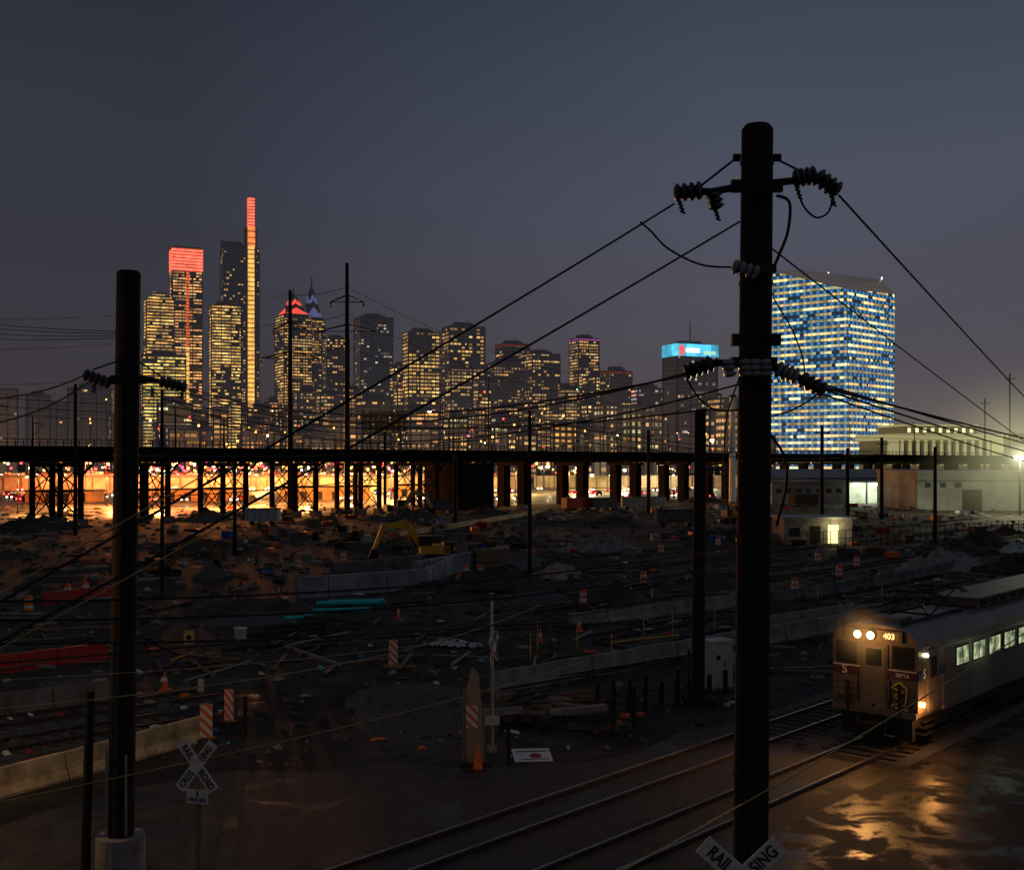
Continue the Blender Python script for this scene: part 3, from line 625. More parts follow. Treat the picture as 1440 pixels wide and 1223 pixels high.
# ---------------- main pole
def pole(name,base,top,r0,r1,bands=()):
    e=empty(name); b=MB(); base=Vector(base);top=Vector(top)
    n=14; seg=[base.lerp(top,k/6) for k in range(7)]
    for k in range(6): b.tube(seg[k],seg[k+1],r0+(r1-r0)*k/6,r0+(r1-r0)*(k+1)/6,m_black,n,False)
    b.tube(top,top+Vector((0,0,.05)),r1,r1*.8,m_black,n)
    for t in bands:
        q=base.lerp(top,t); rr=r0+(r1-r0)*t; b.tube(q,q+Vector((0,0,.05)),rr+.012,rr+.012,m_steel,n)
    b.tube(base+Vector((-r0*.6,-r0*.85,0)),top+Vector((-r1*.6,-r1*.85,-4.5)),.018,.018,m_steel,5)
    b.build('shaft',e); return e
e=pole('utility_pole',(2.89,14,0),P(1065,182,14),.225,.192,(.28,.42,.52,.63,.70,.86,.968))
b=MB(); dd=13.78
def arm(pts,r,m=m_steel,d=dd): b.path([P(x,y,d) for x,y in pts],r,m,8)
arm([(958,268),(1000,270),(1042,262),(1090,257),(1140,252),(1168,250)],.045)
b.bx(P(1064,262,dd),(.62,.10,.14),m_steel)
arm([(1036,222),(985,262)],.014); arm([(1092,224),(1140,248)],.014)
for x in (1036,1093): b.tube(P(x-5,222,dd+.2),P(x+5,222,dd+.2),.05,.05,m_steel,8)
b.insul(P(988,268,dd),P(948,272,dd+.1),4,.115,m_ins,m_steel); b.insul(P(1003,272,dd),P(1008,294,dd),3,.10,m_ins,m_steel)
b.insul(P(1116,252,dd),P(1148,246,dd),4,.115,m_ins,m_steel); b.insul(P(1148,247,dd),P(1180,270,dd),4,.115,m_ins,m_steel)
for (x,y) in ((955,282),(1005,292),(1120,262),(1168,272)):
    pts=[P(x+(3 if k%2 else -3)+k*.8,y+k*2.6,dd) for k in range(8)]; b.path(pts,.014,m_steel,5)
arm([(962,520),(1005,510),(1062,512),(1100,520),(1160,548)],.045)
b.bx(P(1060,510,dd),(.55,.1,.13),m_steel)
b.insul(P(1002,510,dd),P(962,524,dd+.1),5,.105,m_ins,m_steel)
for x in (1024,1046,1060,1075): b.insul(P(x,505,dd-.05),P(x+3,530,dd-.05),3,.08,m_insw,m_steel)
b.insul(P(1092,518,dd),P(1122,530,dd),4,.105,m_insw,m_steel); b.insul(P(1126,532,dd),P(1160,550,dd),4,.105,m_ins,m_steel)
b.insul(P(1030,374,dd),P(1068,384,dd-.05),4,.09,m_insw,m_steel)
b.bx(P(1062,378,dd),(.5,.08,.1),m_steel); b.bx(P(1036,478,dd),(.12,.12,.14),m_steel); b.bx(P(1090,478,dd),(.12,.12,.14),m_steel)
def curve(pts,r,m=m_wire,d=dd):
    P3=[P(x,y,d) for x,y in pts]; out=[]
    Q=[P3[0]]+P3+[P3[-1]]
    for i in range(1,len(Q)-2):
        for k in range(7):
            t=k/7; p0,p1,p2,p3=Q[i-1],Q[i],Q[i+1],Q[i+2]
            out.append(.5*((2*p1)+(p2-p0)*t+(2*p0-5*p1+4*p2-p3)*t*t+(3*p1-p0-3*p2+p3)*t**3))
    out.append(P3[-1]); b.path(out,r,m,6)
curve([(1092,275),(1110,285),(1108,325),(1095,360),(1086,380)],.02)
curve([(900,312),(915,325),(940,350),(985,372),(1028,376)],.013)
curve([(1120,262),(1130,290),(1148,306),(1165,298),(1172,275)],.013)
curve([(965,532),(985,562),(1010,577),(1050,575)],.013); curve([(1086,585),(1110,578),(1135,565),(1152,552)],.012)
curve([(1088,420),(1112,460),(1128,500),(1132,530)],.010); curve([(1084,612),(1102,640),(1106,680),(1092,740)],.018); curve([(1040,530),(1020,600),(1022,700),(1038,760)],.01)
b.build('crossarms_and_insulators',e)
e=pole('utility_pole',(-8.95,26,0),P(181,384,26),.30,.265,(.2,.36,.5,.7,.9))
b=MB(); dd=25.6
b.path([P(118,526,dd),P(150,538,dd),P(181,532,dd),P(215,534,dd),P(262,545,dd)],.06,m_steel,7)
b.bx(P(181,534,dd),(.8,.12,.2),m_steel)
b.insul(P(155,539,dd),P(118,526,dd),5,.14,m_ins,m_steel); b.insul(P(225,536,dd),P(262,545,dd),5,.14,m_ins,m_steel)
for (x,y) in ((132,540),(215,545),(255,548)): b.path([P(x+(3 if k%2 else -3),y+k*2.5,dd) for k in range(6)],.02,m_steel,5)
b.path([P(130,520,dd),P(165,508,dd)],.02,m_steel); b.path([P(195,508,dd),P(240,538,dd)],.02,m_steel)
b.build('crossarm',e)
b=MB(); b.tube((-8.95,26,0),(-8.95,26,1.1),.56,.54,m_conc,20); b.build('concrete_footing',e)
b=MB(); b.tube((-9.72,25.9,0),(-9.6,25.9,4.4),.11,.10,m_black,10); b.box(-9.16,-9.11,25.62,25.66,1.2,3.2,m_rubs[2]); b.box(-8.72,-8.68,25.62,25.66,1.2,3.0,m_rubs[2]); b.build('guard_stub_and_strips',e)
p=G(983,992); e=pole('utility_pole',(p.x-.05,p.y,0),P(985,577,p.y),.27,.22,(.3,.6,.9)); b=MB()
b.box(p.x-.6,p.x+.6,p.y-.6,p.y+.6,0,.35,m_rust); b.tube((p.x-.4,p.y,0),(p.x-.4,p.y,2.2),.06,.06,m_rust,6); b.bx(P(1000,660,p.y-.3),(1.0,.1,.1),m_steel)
for k in range(3): b.insul(P(1000+k*9,655,p.y-.3),P(1000+k*9,668,p.y-.3),2,.12,m_ins,m_steel)
b.build('base_and_bracket',e)
p=G(1008,968); b=MB(); b.M=Matrix.Translation(p)@Matrix.Rotation(.5,4,'Z'); b.box(-.55,.55,-.4,.4,.12,2.0,m_cabinet); b.box(-.6,.6,-.45,.45,2.01,2.1,m_cabinet); b.box(-.6,.6,-.45,.45,0,.12,m_concd); b.box(-.5,-.01,-.42,-.401,.2,1.9,m_cabinet); b.box(.01,.5,-.42,-.401,.2,1.9,m_cabinet); b.box(.06,.1,-.46,-.421,1,1.2,m_blackp); b.box(-.35,-.15,-.425,-.4205,1.3,1.5,m_blackp); b.build('signal_cabinet')
# ---------------- crossbuck
def crossbuck(loc,zc,rz,half=.6,plate=True,ang=38,cc=m_signw):
    e=empty('railroad_crossing_sign',Matrix.Translation(loc)@Matrix.Rotation(rz,4,'Z'))
    b=MB(); b.box(-.06,.06,-.02,.06,0,zc+.1,m_wood)
    for s,yy in ((1,-.05),(-1,-.08)):
        b.bx((0,yy,zc),(2*half,.02,.23),cc,0,math.radians(ang)*s)
    if plate: b.box(-.24,.24,-.05,-.03,zc-.78,zc-.5,cc)
    b.build('post_and_blades',e)
    a1=math.radians(ang)
    for s,t1,yy in ((1,('RAIL','ROAD'),-.066),(-1,('CROS','SING'),-.096)):
        R=Matrix.Translation((0,yy,zc))@Matrix.Rotation(a1*s,4,'Y')@Matrix.Rotation(math.pi/2,4,'X')
        for t,x in zip(t1,(-half*.56,half*.56)): text('lettering',t,.2,m_blackp,R@Matrix.Translation((x,0,0))@Matrix.Scale(.78,4,(1,0,0)),e)
    if plate: text('lettering','3',.15,m_blackp,Matrix.Translation((0,-.056,zc-.58))@Matrix.Rotation(math.pi/2,4,'X'),e); text('lettering','TRACKS',.11,m_blackp,Matrix.Translation((0,-.056,zc-.70))@Matrix.Rotation(math.pi/2,4,'X'),e)
    return e
crossbuck((P(279,0,23.4).x,23.4,0),3.38,-.25,.62,ang=52)
crossbuck((P(1041,0,12.6).x,12.6,0),9.6-572*12.6/1600-.08,0.05,.58,False,ang=42)
p=G(692,1056); crossbuck(p,3.4,math.radians(75),.6,False); b=MB(); b.tube(p,(p.x,p.y,5.0),.06,.05,m_cabinet,8); b.tube((p.x,p.y,0),(p.x,p.y,.2),.18,.15,m_conc,8); b.box(p.x-.25,p.x+.25,p.y-.12,p.y-.06,.9,1.2,m_cabinet); b.build('sign_mast')
def stripes(nm,c1,c2,pitch,diag=1.0):
    m,nt,b=newmat(nm); tc=nd(nt,'ShaderNodeTexCoord'); sp=nd(nt,'ShaderNodeSeparateXYZ'); nt.links.new(tc.outputs['Object'],sp.inputs[0])
    v=M(nt,'LESS_THAN',M(nt,'FRACT',M(nt,'DIVIDE',M(nt,'ADD',sp.outputs[2],M(nt,'MULTIPLY',sp.outputs[0],diag)),pitch)),.5)
    nt.links.new(MIX(nt,v,c4(c1),c4(c2)),b.inputs['Base Color']); b.inputs['Roughness'].default_value=.5; return m
m_str=stripes('orange_white_stripes',(.8,.16,.04),(.75,.73,.67),.3)
p=G(668,1076); b=MB()
b.poly([(-.35,0,.05),(.35,0,.05),(.12,0,2.9),(-.1,0,3.1),(-.32,0,2.3)],m_sand); b.poly([(.35,.12,.05),(-.35,.12,.05),(-.32,.12,2.3),(-.1,.12,3.1),(.12,.12,2.9)],m_sand)
b.box(-.4,-.33,-.05,.17,0,2.4,m_wood); b.box(.25,.31,-.05,.15,0,1.6,m_wood); b.box(-.3,.1,-.02,-.005,1.2,1.9,m_str); b.box(-.45,.45,-.2,.3,0,.1,m_blackp)
b.tube((.1,-.3,0),(.1,-.3,.7),.16,.03,m_orange,10); b.build('barricade',loc=p)
p=G(748,1066); b=MB(); b.M=Matrix.Translation(p)@Matrix.Rotation(.1,4,'Z')@Matrix.Rotation(.12,4,'X'); b.box(-.62,.62,-.55,.55,.1,.13,m_white); b.tube((.1,-.1,.131),(.1,-.1,.136),.2,.2,m_red,14); b.box(-.5,.5,.25,.32,.131,.136,m_blackp); b.box(-.4,.5,-.42,-.36,.131,.136,m_blackp); b.box(-.6,.6,-.5,-.42,0,.1,m_wood); b.build('fallen_sign')
def drummesh():
    b=MB(); rs=[.29,.28,.265,.25,.235,.22]
    for i in range(5):
        b.tube((0,0,.06+i*.19),(0,0,.06+(i+1)*.19),rs[i],rs[i+1],m_orange if i%2==0 else m_white,12,i==4)
    b.tube((0,0,0),(0,0,.06),.4,.38,m_blackp,12); b.box(-.1,.1,-.03,.03,1.01,1.09,m_orange)
    o=b.build('x'); m=o.data; bpy.data.objects.remove(o); return m
def conemesh():
    b=MB(); b.box(-.2,.2,-.2,.2,0,.04,m_orange); b.tube((0,0,.04),(0,0,.35),.14,.09,m_orange,10); b.tube((0,0,.35),(0,0,.5),.09,.06,m_white,10); b.tube((0,0,.5),(0,0,.72),.06,.025,m_orange,10)
    o=b.build('x'); m=o.data; bpy.data.objects.remove(o); return m
def panelmesh():
    b=MB(); b.box(-.18,.18,-.02,.02,.12,1.1,m_str); b.box(-.28,.28,-.2,.2,0,.11,m_blackp); b.tube((-.1,0,1.1),(.1,0,1.12),.03,.03,m_orange,6)
    o=b.build('x'); m=o.data; bpy.data.objects.remove(o); return m
dm,cm_,pm=drummesh(),conemesh(),panelmesh()
def inst(nm,me,p,rz=0,s=1):
    o=bpy.data.objects.new(nm,me); col.objects.link(o); o.location=p; o.rotation_euler=(0,0,rz); o.scale=(s,s,s)
for x,y in ((645,826),(662,820),(675,812),(1180,812),(1118,832),(655,812),(1205,798),(905,822),(1150,790),(420,800),(483,790),(820,850),(95,842),(120,838),(40,860),(540,772),(715,762),(930,778),(1010,768)): inst('traffic_drum',dm,G(x,y))
for x,y in ((232,970),(392,838),(760,905),(815,888),(640,790),(700,775),(330,850),(560,870)): inst('traffic_cone',cm_,G(x,y),0,1.1)
for x,y,r in ((290,1042,.2),(322,1018,-.5),(553,938,.3)):
    inst('striped_channelizer',pm,G(x,y),r,1.15)
p=G(283,982); b=MB(); b.box(-.06,.06,-.05,.05,0,.85,m_wood); b.box(-.12,.12,-.08,-.051,.3,.8,m_cabinet); b.build('marker_post',loc=p)
p=G(266,912); b=MB(); b.box(-.05,.05,-.03,.03,0,.6,m_wood); b.box(-.26,.26,-.06,-.031,.25,.95,pmat('yellow_notice',(.7,.48,.1),.6)); b.bx((0,-.07,.6),(.25,.01,.25),m_blackp,0,.78); b.build('warning_sign',loc=p)
p=G(338,903); b=MB(); b.tube((0,0,0),(0,0,.75),.28,.34,m_snow,14); b.tube((0,0,.75),(0,0,.79),.37,.37,m_snow,14); b.tube((-.37,0,.7),(.37,0,.7),.015,.015,m_steel,5); b.build('bucket',loc=p)
def jersey(name,a,c,m,h=.82,seg=3.0):
    a=Vector(a);c=Vector(c);d=c-a;L=d.length;an=math.atan2(d.y,d.x); b=MB(); b.M=Matrix.Translation(a)@Matrix.Rotation(an,4,'Z')
    pr=[(-.3,0),(.3,0),(.3,.08),(.16,.32),(.09,h),(-.09,h),(-.16,.32),(-.3,.08)]
    x=0
    while x<L-.5:
        o=b.M.copy(); b.M=o@Matrix.Translation((x,random.uniform(-.07,.07),0))@Matrix.Rotation(random.uniform(-.02,.02),4,'Z')
        b.prism(pr,.03,min(seg,L-x)-.03,m); b.M=o; x+=seg
    return b.build(name)
jersey('concrete_barrier',G(-40,1130),G(285,1040),m_conct); jersey('concrete_barrier',G(-40,1012),G(190,978),m_concd)
jersey('concrete_barrier',G(690,975),G(1180,886),m_conc,.9); jersey('concrete_barrier',G(800,882),G(1035,852),m_conc,.8); jersey('concrete_barrier',G(1080,888),G(1200,868),m_conc,.9)
jersey('concrete_barrier',G(1085,850),G(1360,800),m_concd); jersey('concrete_barrier',G(560,755),G(760,722),m_conct,.7)
jersey('red_water_barrier',G(-30,950),G(150,925),m_red,.8,1.8); jersey('red_water_barrier',G(60,850),G(180,836),m_red,.8,1.8)
def wallb(name,pts,h,t,m):
    b=MB()
    for a,c in zip(pts[:-1],pts[1:]):
        d=c-a; o=b.M.copy(); b.M=Matrix.Translation(a)@Matrix.Rotation(math.atan2(d.y,d.x),4,'Z'); b.box(0,d.length-.01,0,t,0,h,m)
        x=0
        while x<d.length-1: b.box(x,x+.06,-.03,-.005,0,h-.05,m_concd); x+=2.4
        b.M=o
    b.build(name)
m_bconc=pmat('blue_grey_concrete',(.26,.27,.29),.8,0,.6,.4)
wallb('foundation_wall',[G(418,842),G(600,828),G(640,806)],1.5,.4,m_bconc); wallb('foundation_wall',[G(585,818),G(716,790)],1.6,.4,m_bconc); wallb('foundation_wall',[G(470,812),G(600,798)],1.2,.4,m_concd)
b=MB(); p=G(690,800); b.M=Matrix.Translation(p)@Matrix.Rotation(.4,4,'Z')
for i in range(3): b.box(-1.6,1.6,-.6,.6,.1+i*.62,.6+i*.62,m_wood); b.box(-1.3,-1.1,-.6,.6,.61+i*.62,.7+i*.62,m_wood)
b.build('timber_stack')
b=MB()
for i,(x0_,x1_,y) in enumerate(((440,520,862),(445,535,858),(456,542,853),(462,540,856))):
    a=G(x0_,y);c=G(x1_,y-2); z=.16+(.3 if i in (1,3) else 0); a.z=c.z=z; b.tube(a,c,.15,.15,m_teal,10)
b.build('pipe_stack')
b=MB(); a=G(396,868);c=G(440,866);a.z=c.z=.15; b.tube(a,c,.13,.13,m_teal,10); a=G(400,872);c=G(436,870);a.z=c.z=.13; b.tube(a,c,.12,.12,m_teal,10); b.build('pipe_stack')
def mound(name,p,rx,ry,h,m,rz=0,rough=.35,n=26,fs=.9):
    b=MB(); rings=n//2; gv=[]
    for i in range(rings+1):
        r=i/rings
        row=[]
        for k in range(n):
            t=2*math.pi*k/n; nn=noise.noise(Vector((math.cos(t)*1.3+p.x,math.sin(t)*1.3+p.y,p.x*.3)))
            R=r*(1+.3*nn); x=math.cos(t)*R*rx;y=math.sin(t)*R*ry
            zz=h*max(0,(1-r**1.5))*(1+rough*1.6*noise.noise(Vector((x*fs+p.x,y*fs+p.y,0))))+ (h*rough*.5*noise.noise(Vector((x*3+p.x,y*3,1))) if r<.97 else 0)
            row.append((x,y,max(-.02,zz) if i<rings else -.03))
        gv.append(row)
    b.M=Matrix.Rotation(rz,4,'Z')
    for i in range(rings):
        for k in range(n):
            j=(k+1)%n
            b.poly([gv[i][k],gv[i+1][k],gv[i+1][j],gv[i][j]],m)
    o=b.build(name,smooth=False,loc=p)
    bm=bmesh.new(); bm.from_mesh(o.data); bmesh.ops.remove_doubles(bm,verts=bm.verts,dist=.0005); bm.to_mesh(o.data); bm.free()
    return o
mound('gravel_mound',G(592,1000),3.0,5.5,.4,m_grav,.2,.9,44,.8)
mound('sand_mound',G(787,812),2.7,2.2,1.15,m_sand); mound('debris_mound',G(1330,800),5,3,1.4,m_conc,.3,.6)
mound('tarp_heap',G(1430,778),2.4,1.6,.9,m_snow,0,.9,20,2); mound('debris_mound',G(845,775),5.0,2.2,1.3,m_conc,.2,.9,30,1.4)
# crumpled pale tarpaulins over debris
random.seed(77); b=MB(); p=G(640,908); b.M=Matrix.Translation(p); n=16
gv=[[(-1.5+3*i/n+random.uniform(-.06,.06),-.9+1.8*j/n+random.uniform(-.06,.06),max(0,.42*(1-abs(i/n-.45)*1.7)*(1-abs(j/n-.5)*1.6)+random.uniform(-.07,.07))*(0 if i in(0,n) or j in (0,n) else 1)) for j in range(n+1)] for i in range(n+1)]
for i in range(n):
    for j in range(n):
        if random.random()<.1 or (i-n/2)**2+(j-n/2)**2>(n*.47)**2: continue
        b.poly([gv[i][j],gv[i+1][j],gv[i+1][j+1],gv[i][j+1]],random.choice((m_snow,m_snow,m_cabinet,m_rubs[1])))
b.build('crumpled_tarpaulin')
random.seed(31)
for i in range(70):
    x=random.uniform(0,1440); y=random.uniform(722,870) if random.random()<.8 else random.uniform(700,740)
    p=G(x,y); rel=(p-TC).dot(V)
    if rel>-12: continue
    s=random.uniform(1.0,4.5)*(p.y/120)**.5
    mound('earth_mound',p,s*1.6,s,random.uniform(.25,.3*s+.3),random.choice((m_dirt,m_dirt,m_dirt,m_grav)),random.uniform(0,3),.6,22,.8)
b=MB(); random.seed(11)
for i in range(3800):
    x=random.uniform(-60,1500); y=650+60*math.exp(random.uniform(0,1.95)); p=G(x,y); rel=(p-TC).dot(V)
    if rel>-5.6 or (y>1065): continue
    s=random.uniform(.04,.22)*(p.y/70)**.6
    b.M=Matrix.Translation((p.x,p.y,s*.2))@Matrix.Rotation(random.uniform(0,3),4,'Z')@Matrix.Rotation(random.uniform(-.5,.5),4,'X')
    a,c,d=s*random.uniform(.5,2.6),s*random.uniform(.5,1.3),s*random.uniform(.3,.8); m=random.choices(m_rubs+[m_orange,m_red,m_teal,m_bluep],(5,5,1.6,2,.6,.22,.22,.1,.12))[0]
    t=random.uniform(.5,.95)
    q0=[(-a,-c,-d),(a,-c,-d),(a*.9,c,-d),(-a,c*.8,-d)]; q1=[(-a*t,-c*t,d),(a*.8*t,-c*t,d*.8),(a*t,c*t,d),(-a*t,c*.7*t,d*1.1)]
    b.poly(q1,m)
    for k in range(4): j=(k+1)%4; b.poly([q0[k],q0[j],q1[j],q1[k]],m)
b.build('construction_rubble')
b=MB()
for i in range(300):
    x=random.uniform(0,1440); y=650+random.uniform(75,300); p=G(x,y); rel=(p-TC).dot(V)
    if rel>-6.5: continue
    L=random.uniform(1.5,6); a=random.gauss(ANG,.7) if random.random()<.7 else random.uniform(0,3); d=Vector((math.cos(a),math.sin(a),0))*L/2; z=Vector((0,0,random.uniform(.06,.25)))
    r=random.uniform(.04,.11); b.tube(p-d+z,p+d+z,r,r,random.choice((m_rubs[1],m_rubs[2],m_rust,m_wood,m_conc,m_railr,m_yellow if i%7==0 else m_rust)),5)
b.build('scattered_pipes_and_planks')
b=MB()
for i in range(34):
    p=G(random.uniform(705,870),random.uniform(990,1030)); b.bx((p.x,p.y,.15+random.uniform(0,.5)),(random.uniform(1,2.6),random.uniform(.25,.4),.22),random.choice((m_rubs[1],m_rubs[3],m_tie,m_conc,m_wood)),random.uniform(-.5,.9),random.uniform(-.08,.08))
b.build('sleeper_pile')
b=MB()
for x0_,y0_,x1_,y1_ in ((700,955,1035,905),(705,962,1035,911)):
    for k in range(4):
        a=G(x0_,y0_+k*5);c=G(x1_,y1_+k*3); a.z=c.z=.25; b.tube(a,c,.05,.05,m_rust,5)
b.build('rail_stack')
b=MB()
for x,y in ((746,930),(756,916),(812,915),(860,930),(905,905),(946,896),(1005,890),(1075,870),(1150,856),(1240,845)):
    p=G(x,y); b.tube(p,(p.x,p.y,1.35),.03,.03,m_yellow,6)
b.build('marker_stakes')
b=MB()
for k in range(9):
    t=k/8; p=G(840+t*180,1010-t*35); b.box(p.x-.09,p.x+.09,p.y-.09,p.y+.09,0,random.uniform(.8,1.5),m_rust)
for x,y in ((715,1075),(862,1035),(892,1020),(345,1035)): p=G(x,y); b.tube(p,(p.x,p.y,1.4),.07,.07,m_rust,7)
b.build('bollard_row')
b=MB(); a=G(1080,778);c=G(1440,752)
for k in range(40):
    q=a.lerp(c,k/39); b.tube(q,(q.x,q.y,2),.05,.05,m_steel,5)
for z in (.2,1.1,1.95): b.tube((a.x,a.y,z),(c.x,c.y,z),.03,.03,m_steel,4)
b.build('yard_fence')
def excavator(p,rz,s=1,paint=m_yellow):
    e=empty('excavator',Matrix.Translation(p)@Matrix.Rotation(rz,4,'Z')@Matrix.Scale(s,4)); b=MB()
    for y in (-1.2,1.2):
        pr=[(-1.9,.25),(-1.6,0),(1.6,0),(1.9,.25),(1.9,.6),(1.6,.85),(-1.6,.85),(-1.9,.6)]
        for i in range(8):
            a_=pr[i];c_=pr[(i+1)%8]; b.poly([(a_[0],y-.3,a_[1]),(c_[0],y-.3,c_[1]),(c_[0],y+.3,c_[1]),(a_[0],y+.3,a_[1])],m_blackp)
        b.poly([(q[0],y-.3,q[1]) for q in pr],m_blackp); b.poly([(q[0],y+.3,q[1]) for q in pr],m_blackp)
    b.tube((0,0,.8),(0,0,1.1),.8,.8,m_steel,12); b.box(-2.0,1.2,-1.3,1.3,1.1,2.0,paint); b.box(-2.3,-1.3,-1.3,1.3,1.15,2.3,m_steel)
    b.box(0,1.4,.4,1.3,2.0,3.0,m_glass); b.box(-.05,1.45,.38,1.32,3.01,3.1,paint)
    for xx in (0,1.36): b.box(xx,xx+.08,.36,.42,2,3,paint)
    def limb(a,c,w0,w1,m=paint):
        a=Vector(a);c=Vector(c);d=(c-a).normalized();n=Vector((-d.z,0,d.x))
        for y in (-.2,.2): b.poly([a+n*w0+Vector((0,y,0)),a-n*w0+Vector((0,y,0)),c-n*w1+Vector((0,y,0)),c+n*w1+Vector((0,y,0))],m)
        b.poly([a+n*w0+Vector((0,-.2,0)),c+n*w1+Vector((0,-.2,0)),c+n*w1+Vector((0,.2,0)),a+n*w0+Vector((0,.2,0))],m); b.poly([a-n*w0+Vector((0,-.2,0)),c-n*w1+Vector((0,-.2,0)),c-n*w1+Vector((0,.2,0)),a-n*w0+Vector((0,.2,0))],m)
    limb((1.1,0,1.9),(2.6,0,4.4),.3,.42); limb((2.6,0,4.4),(5.2,0,3.9),.42,.25); limb((5.0,0,4.2),(6.1,0,1.6),.3,.18)
    b.tube((1.6,0,1.7),(2.7,0,4.0),.08,.08,m_steel,6); b.tube((3,0,4.6),(5,0,4.6),.07,.07,m_steel,6)
    pr=[(5.8,1.7),(6.4,1.6),(6.7,.8),(6.3,.3),(5.6,.5)]
    for y in (-.5,.5): b.poly([(q[0],y,q[1]) for q in pr],m_rust)
    for i in range(4): b.poly([(pr[i][0],-.5,pr[i][1]),(pr[i+1][0],-.5,pr[i+1][1]),(pr[i+1][0],.5,pr[i+1][1]),(pr[i][0],.5,pr[i][1])],m_rust)
    b.build('machine',e)
excavator(G(606,792),math.radians(190),.88); excavator(G(490,764),math.radians(165),.7,paint=pmat('faded_paint',(.2,.14,.07),.6)); excavator(G(1035,735),math.radians(15),.9)
excavator(G(232,808),math.radians(20),.7,paint=pmat('dull_yellow',(.16,.10,.03),.6)); excavator(G(560,728),math.radians(20),1.0,paint=pmat('tan_paint',(.3,.2,.1),.6))
def trailer(x,y,L,h,m,rz=.2):
    p=G(x,y); b=MB(); b.M=Matrix.Translation(p)@Matrix.Rotation(rz,4,'Z'); b.box(-L/2,L/2,-1.2,1.2,.6,h,m)
    for i in range(int(L/1.0)): b.box(-L/2+.4+i,-L/2+.46+i,-1.24,-1.205,.65,h-.05,m_concd)
    for xx in (-L/2+1,L/2-1): b.tube((xx,-1.1,.4),(xx,1.1,.4),.4,.4,m_blackp,10)
    b.box(-L/2-.05,L/2+.05,-1.25,1.25,h+.01,h+.12,m_steel); b.build('site_trailer')
for x,y,L,m in ((370,738,5,m_cabinet),(620,722,6,m_concd),(812,718,6,m_red),(850,718,5,m_concd),(905,716,9,m_wall),(950,740,6,m_concd),(1130,712,6,m_rust)): trailer(x,y,L,2.5,m,random.uniform(-.2,.6))
b=MB()
for i in range(170):
    p=G(random.uniform(240,1400),random.uniform(712,785)); s=random.uniform(.35,1.1); b.bx((p.x,p.y,s*.4),(s*2,s,s*.8),random.choice((m_rubs[1],m_rubs[2],m_rubs[3],m_red,m_rubs[0],m_orange,m_bluep,m_rubs[1])),random.uniform(0,3))
b.build('stacked_materials')
# ---------------- train
m_ss=pmat('corrugated_stainless',(.24,.21,.18),.42,.55,1.2,.25); m_ssd=pmat('grimy_stainless',(.17,.145,.125),.55,.4,1.5,.35); m_under=pmat('underframe',(.03,.028,.026),.8)
def wm():
    m,nt,b=newmat('lit_window'); tc=nd(nt,'ShaderNodeTexCoord'); n=nd(nt,'ShaderNodeTexNoise'); n.inputs['Scale'].default_value=1.9; n.inputs['Detail'].default_value=4; nt.links.new(tc.outputs['Object'],n.inputs['Vector'])
    r=RAMP(nt,n.outputs[0],[(.38,(.07,.10,.05)),(.5,(.40,.48,.25)),(.62,(.85,.9,.55))]); nt.links.new(r,b.inputs['Emission Color']); b.inputs['Emission Strength'].default_value=.7; b.inputs['Base Color'].default_value=(.02,.02,.02,1); m.cycles.emission_sampling='NONE'; return m
m_win=wm()
e_head=emat('headlight_lens',(1,.66,.24),22); e_mark=emat('marker_lens',(1,.38,.08),16); e_num=emat('number_lens',(1,.55,.18),2.5); e_num_bg=emat('number_box',(.5,.2,.05),.2)
m_purp=pmat('maroon_band',(.10,.03,.06),.5); m_blue=pmat('blue_band',(.03,.06,.2),.5)
tr=empty('commuter_train',Matrix.Translation(TC)@Matrix.Rotation(ANG,4,'Z'))
e_side=emat('side_indicator',(.95,1,.6),10)
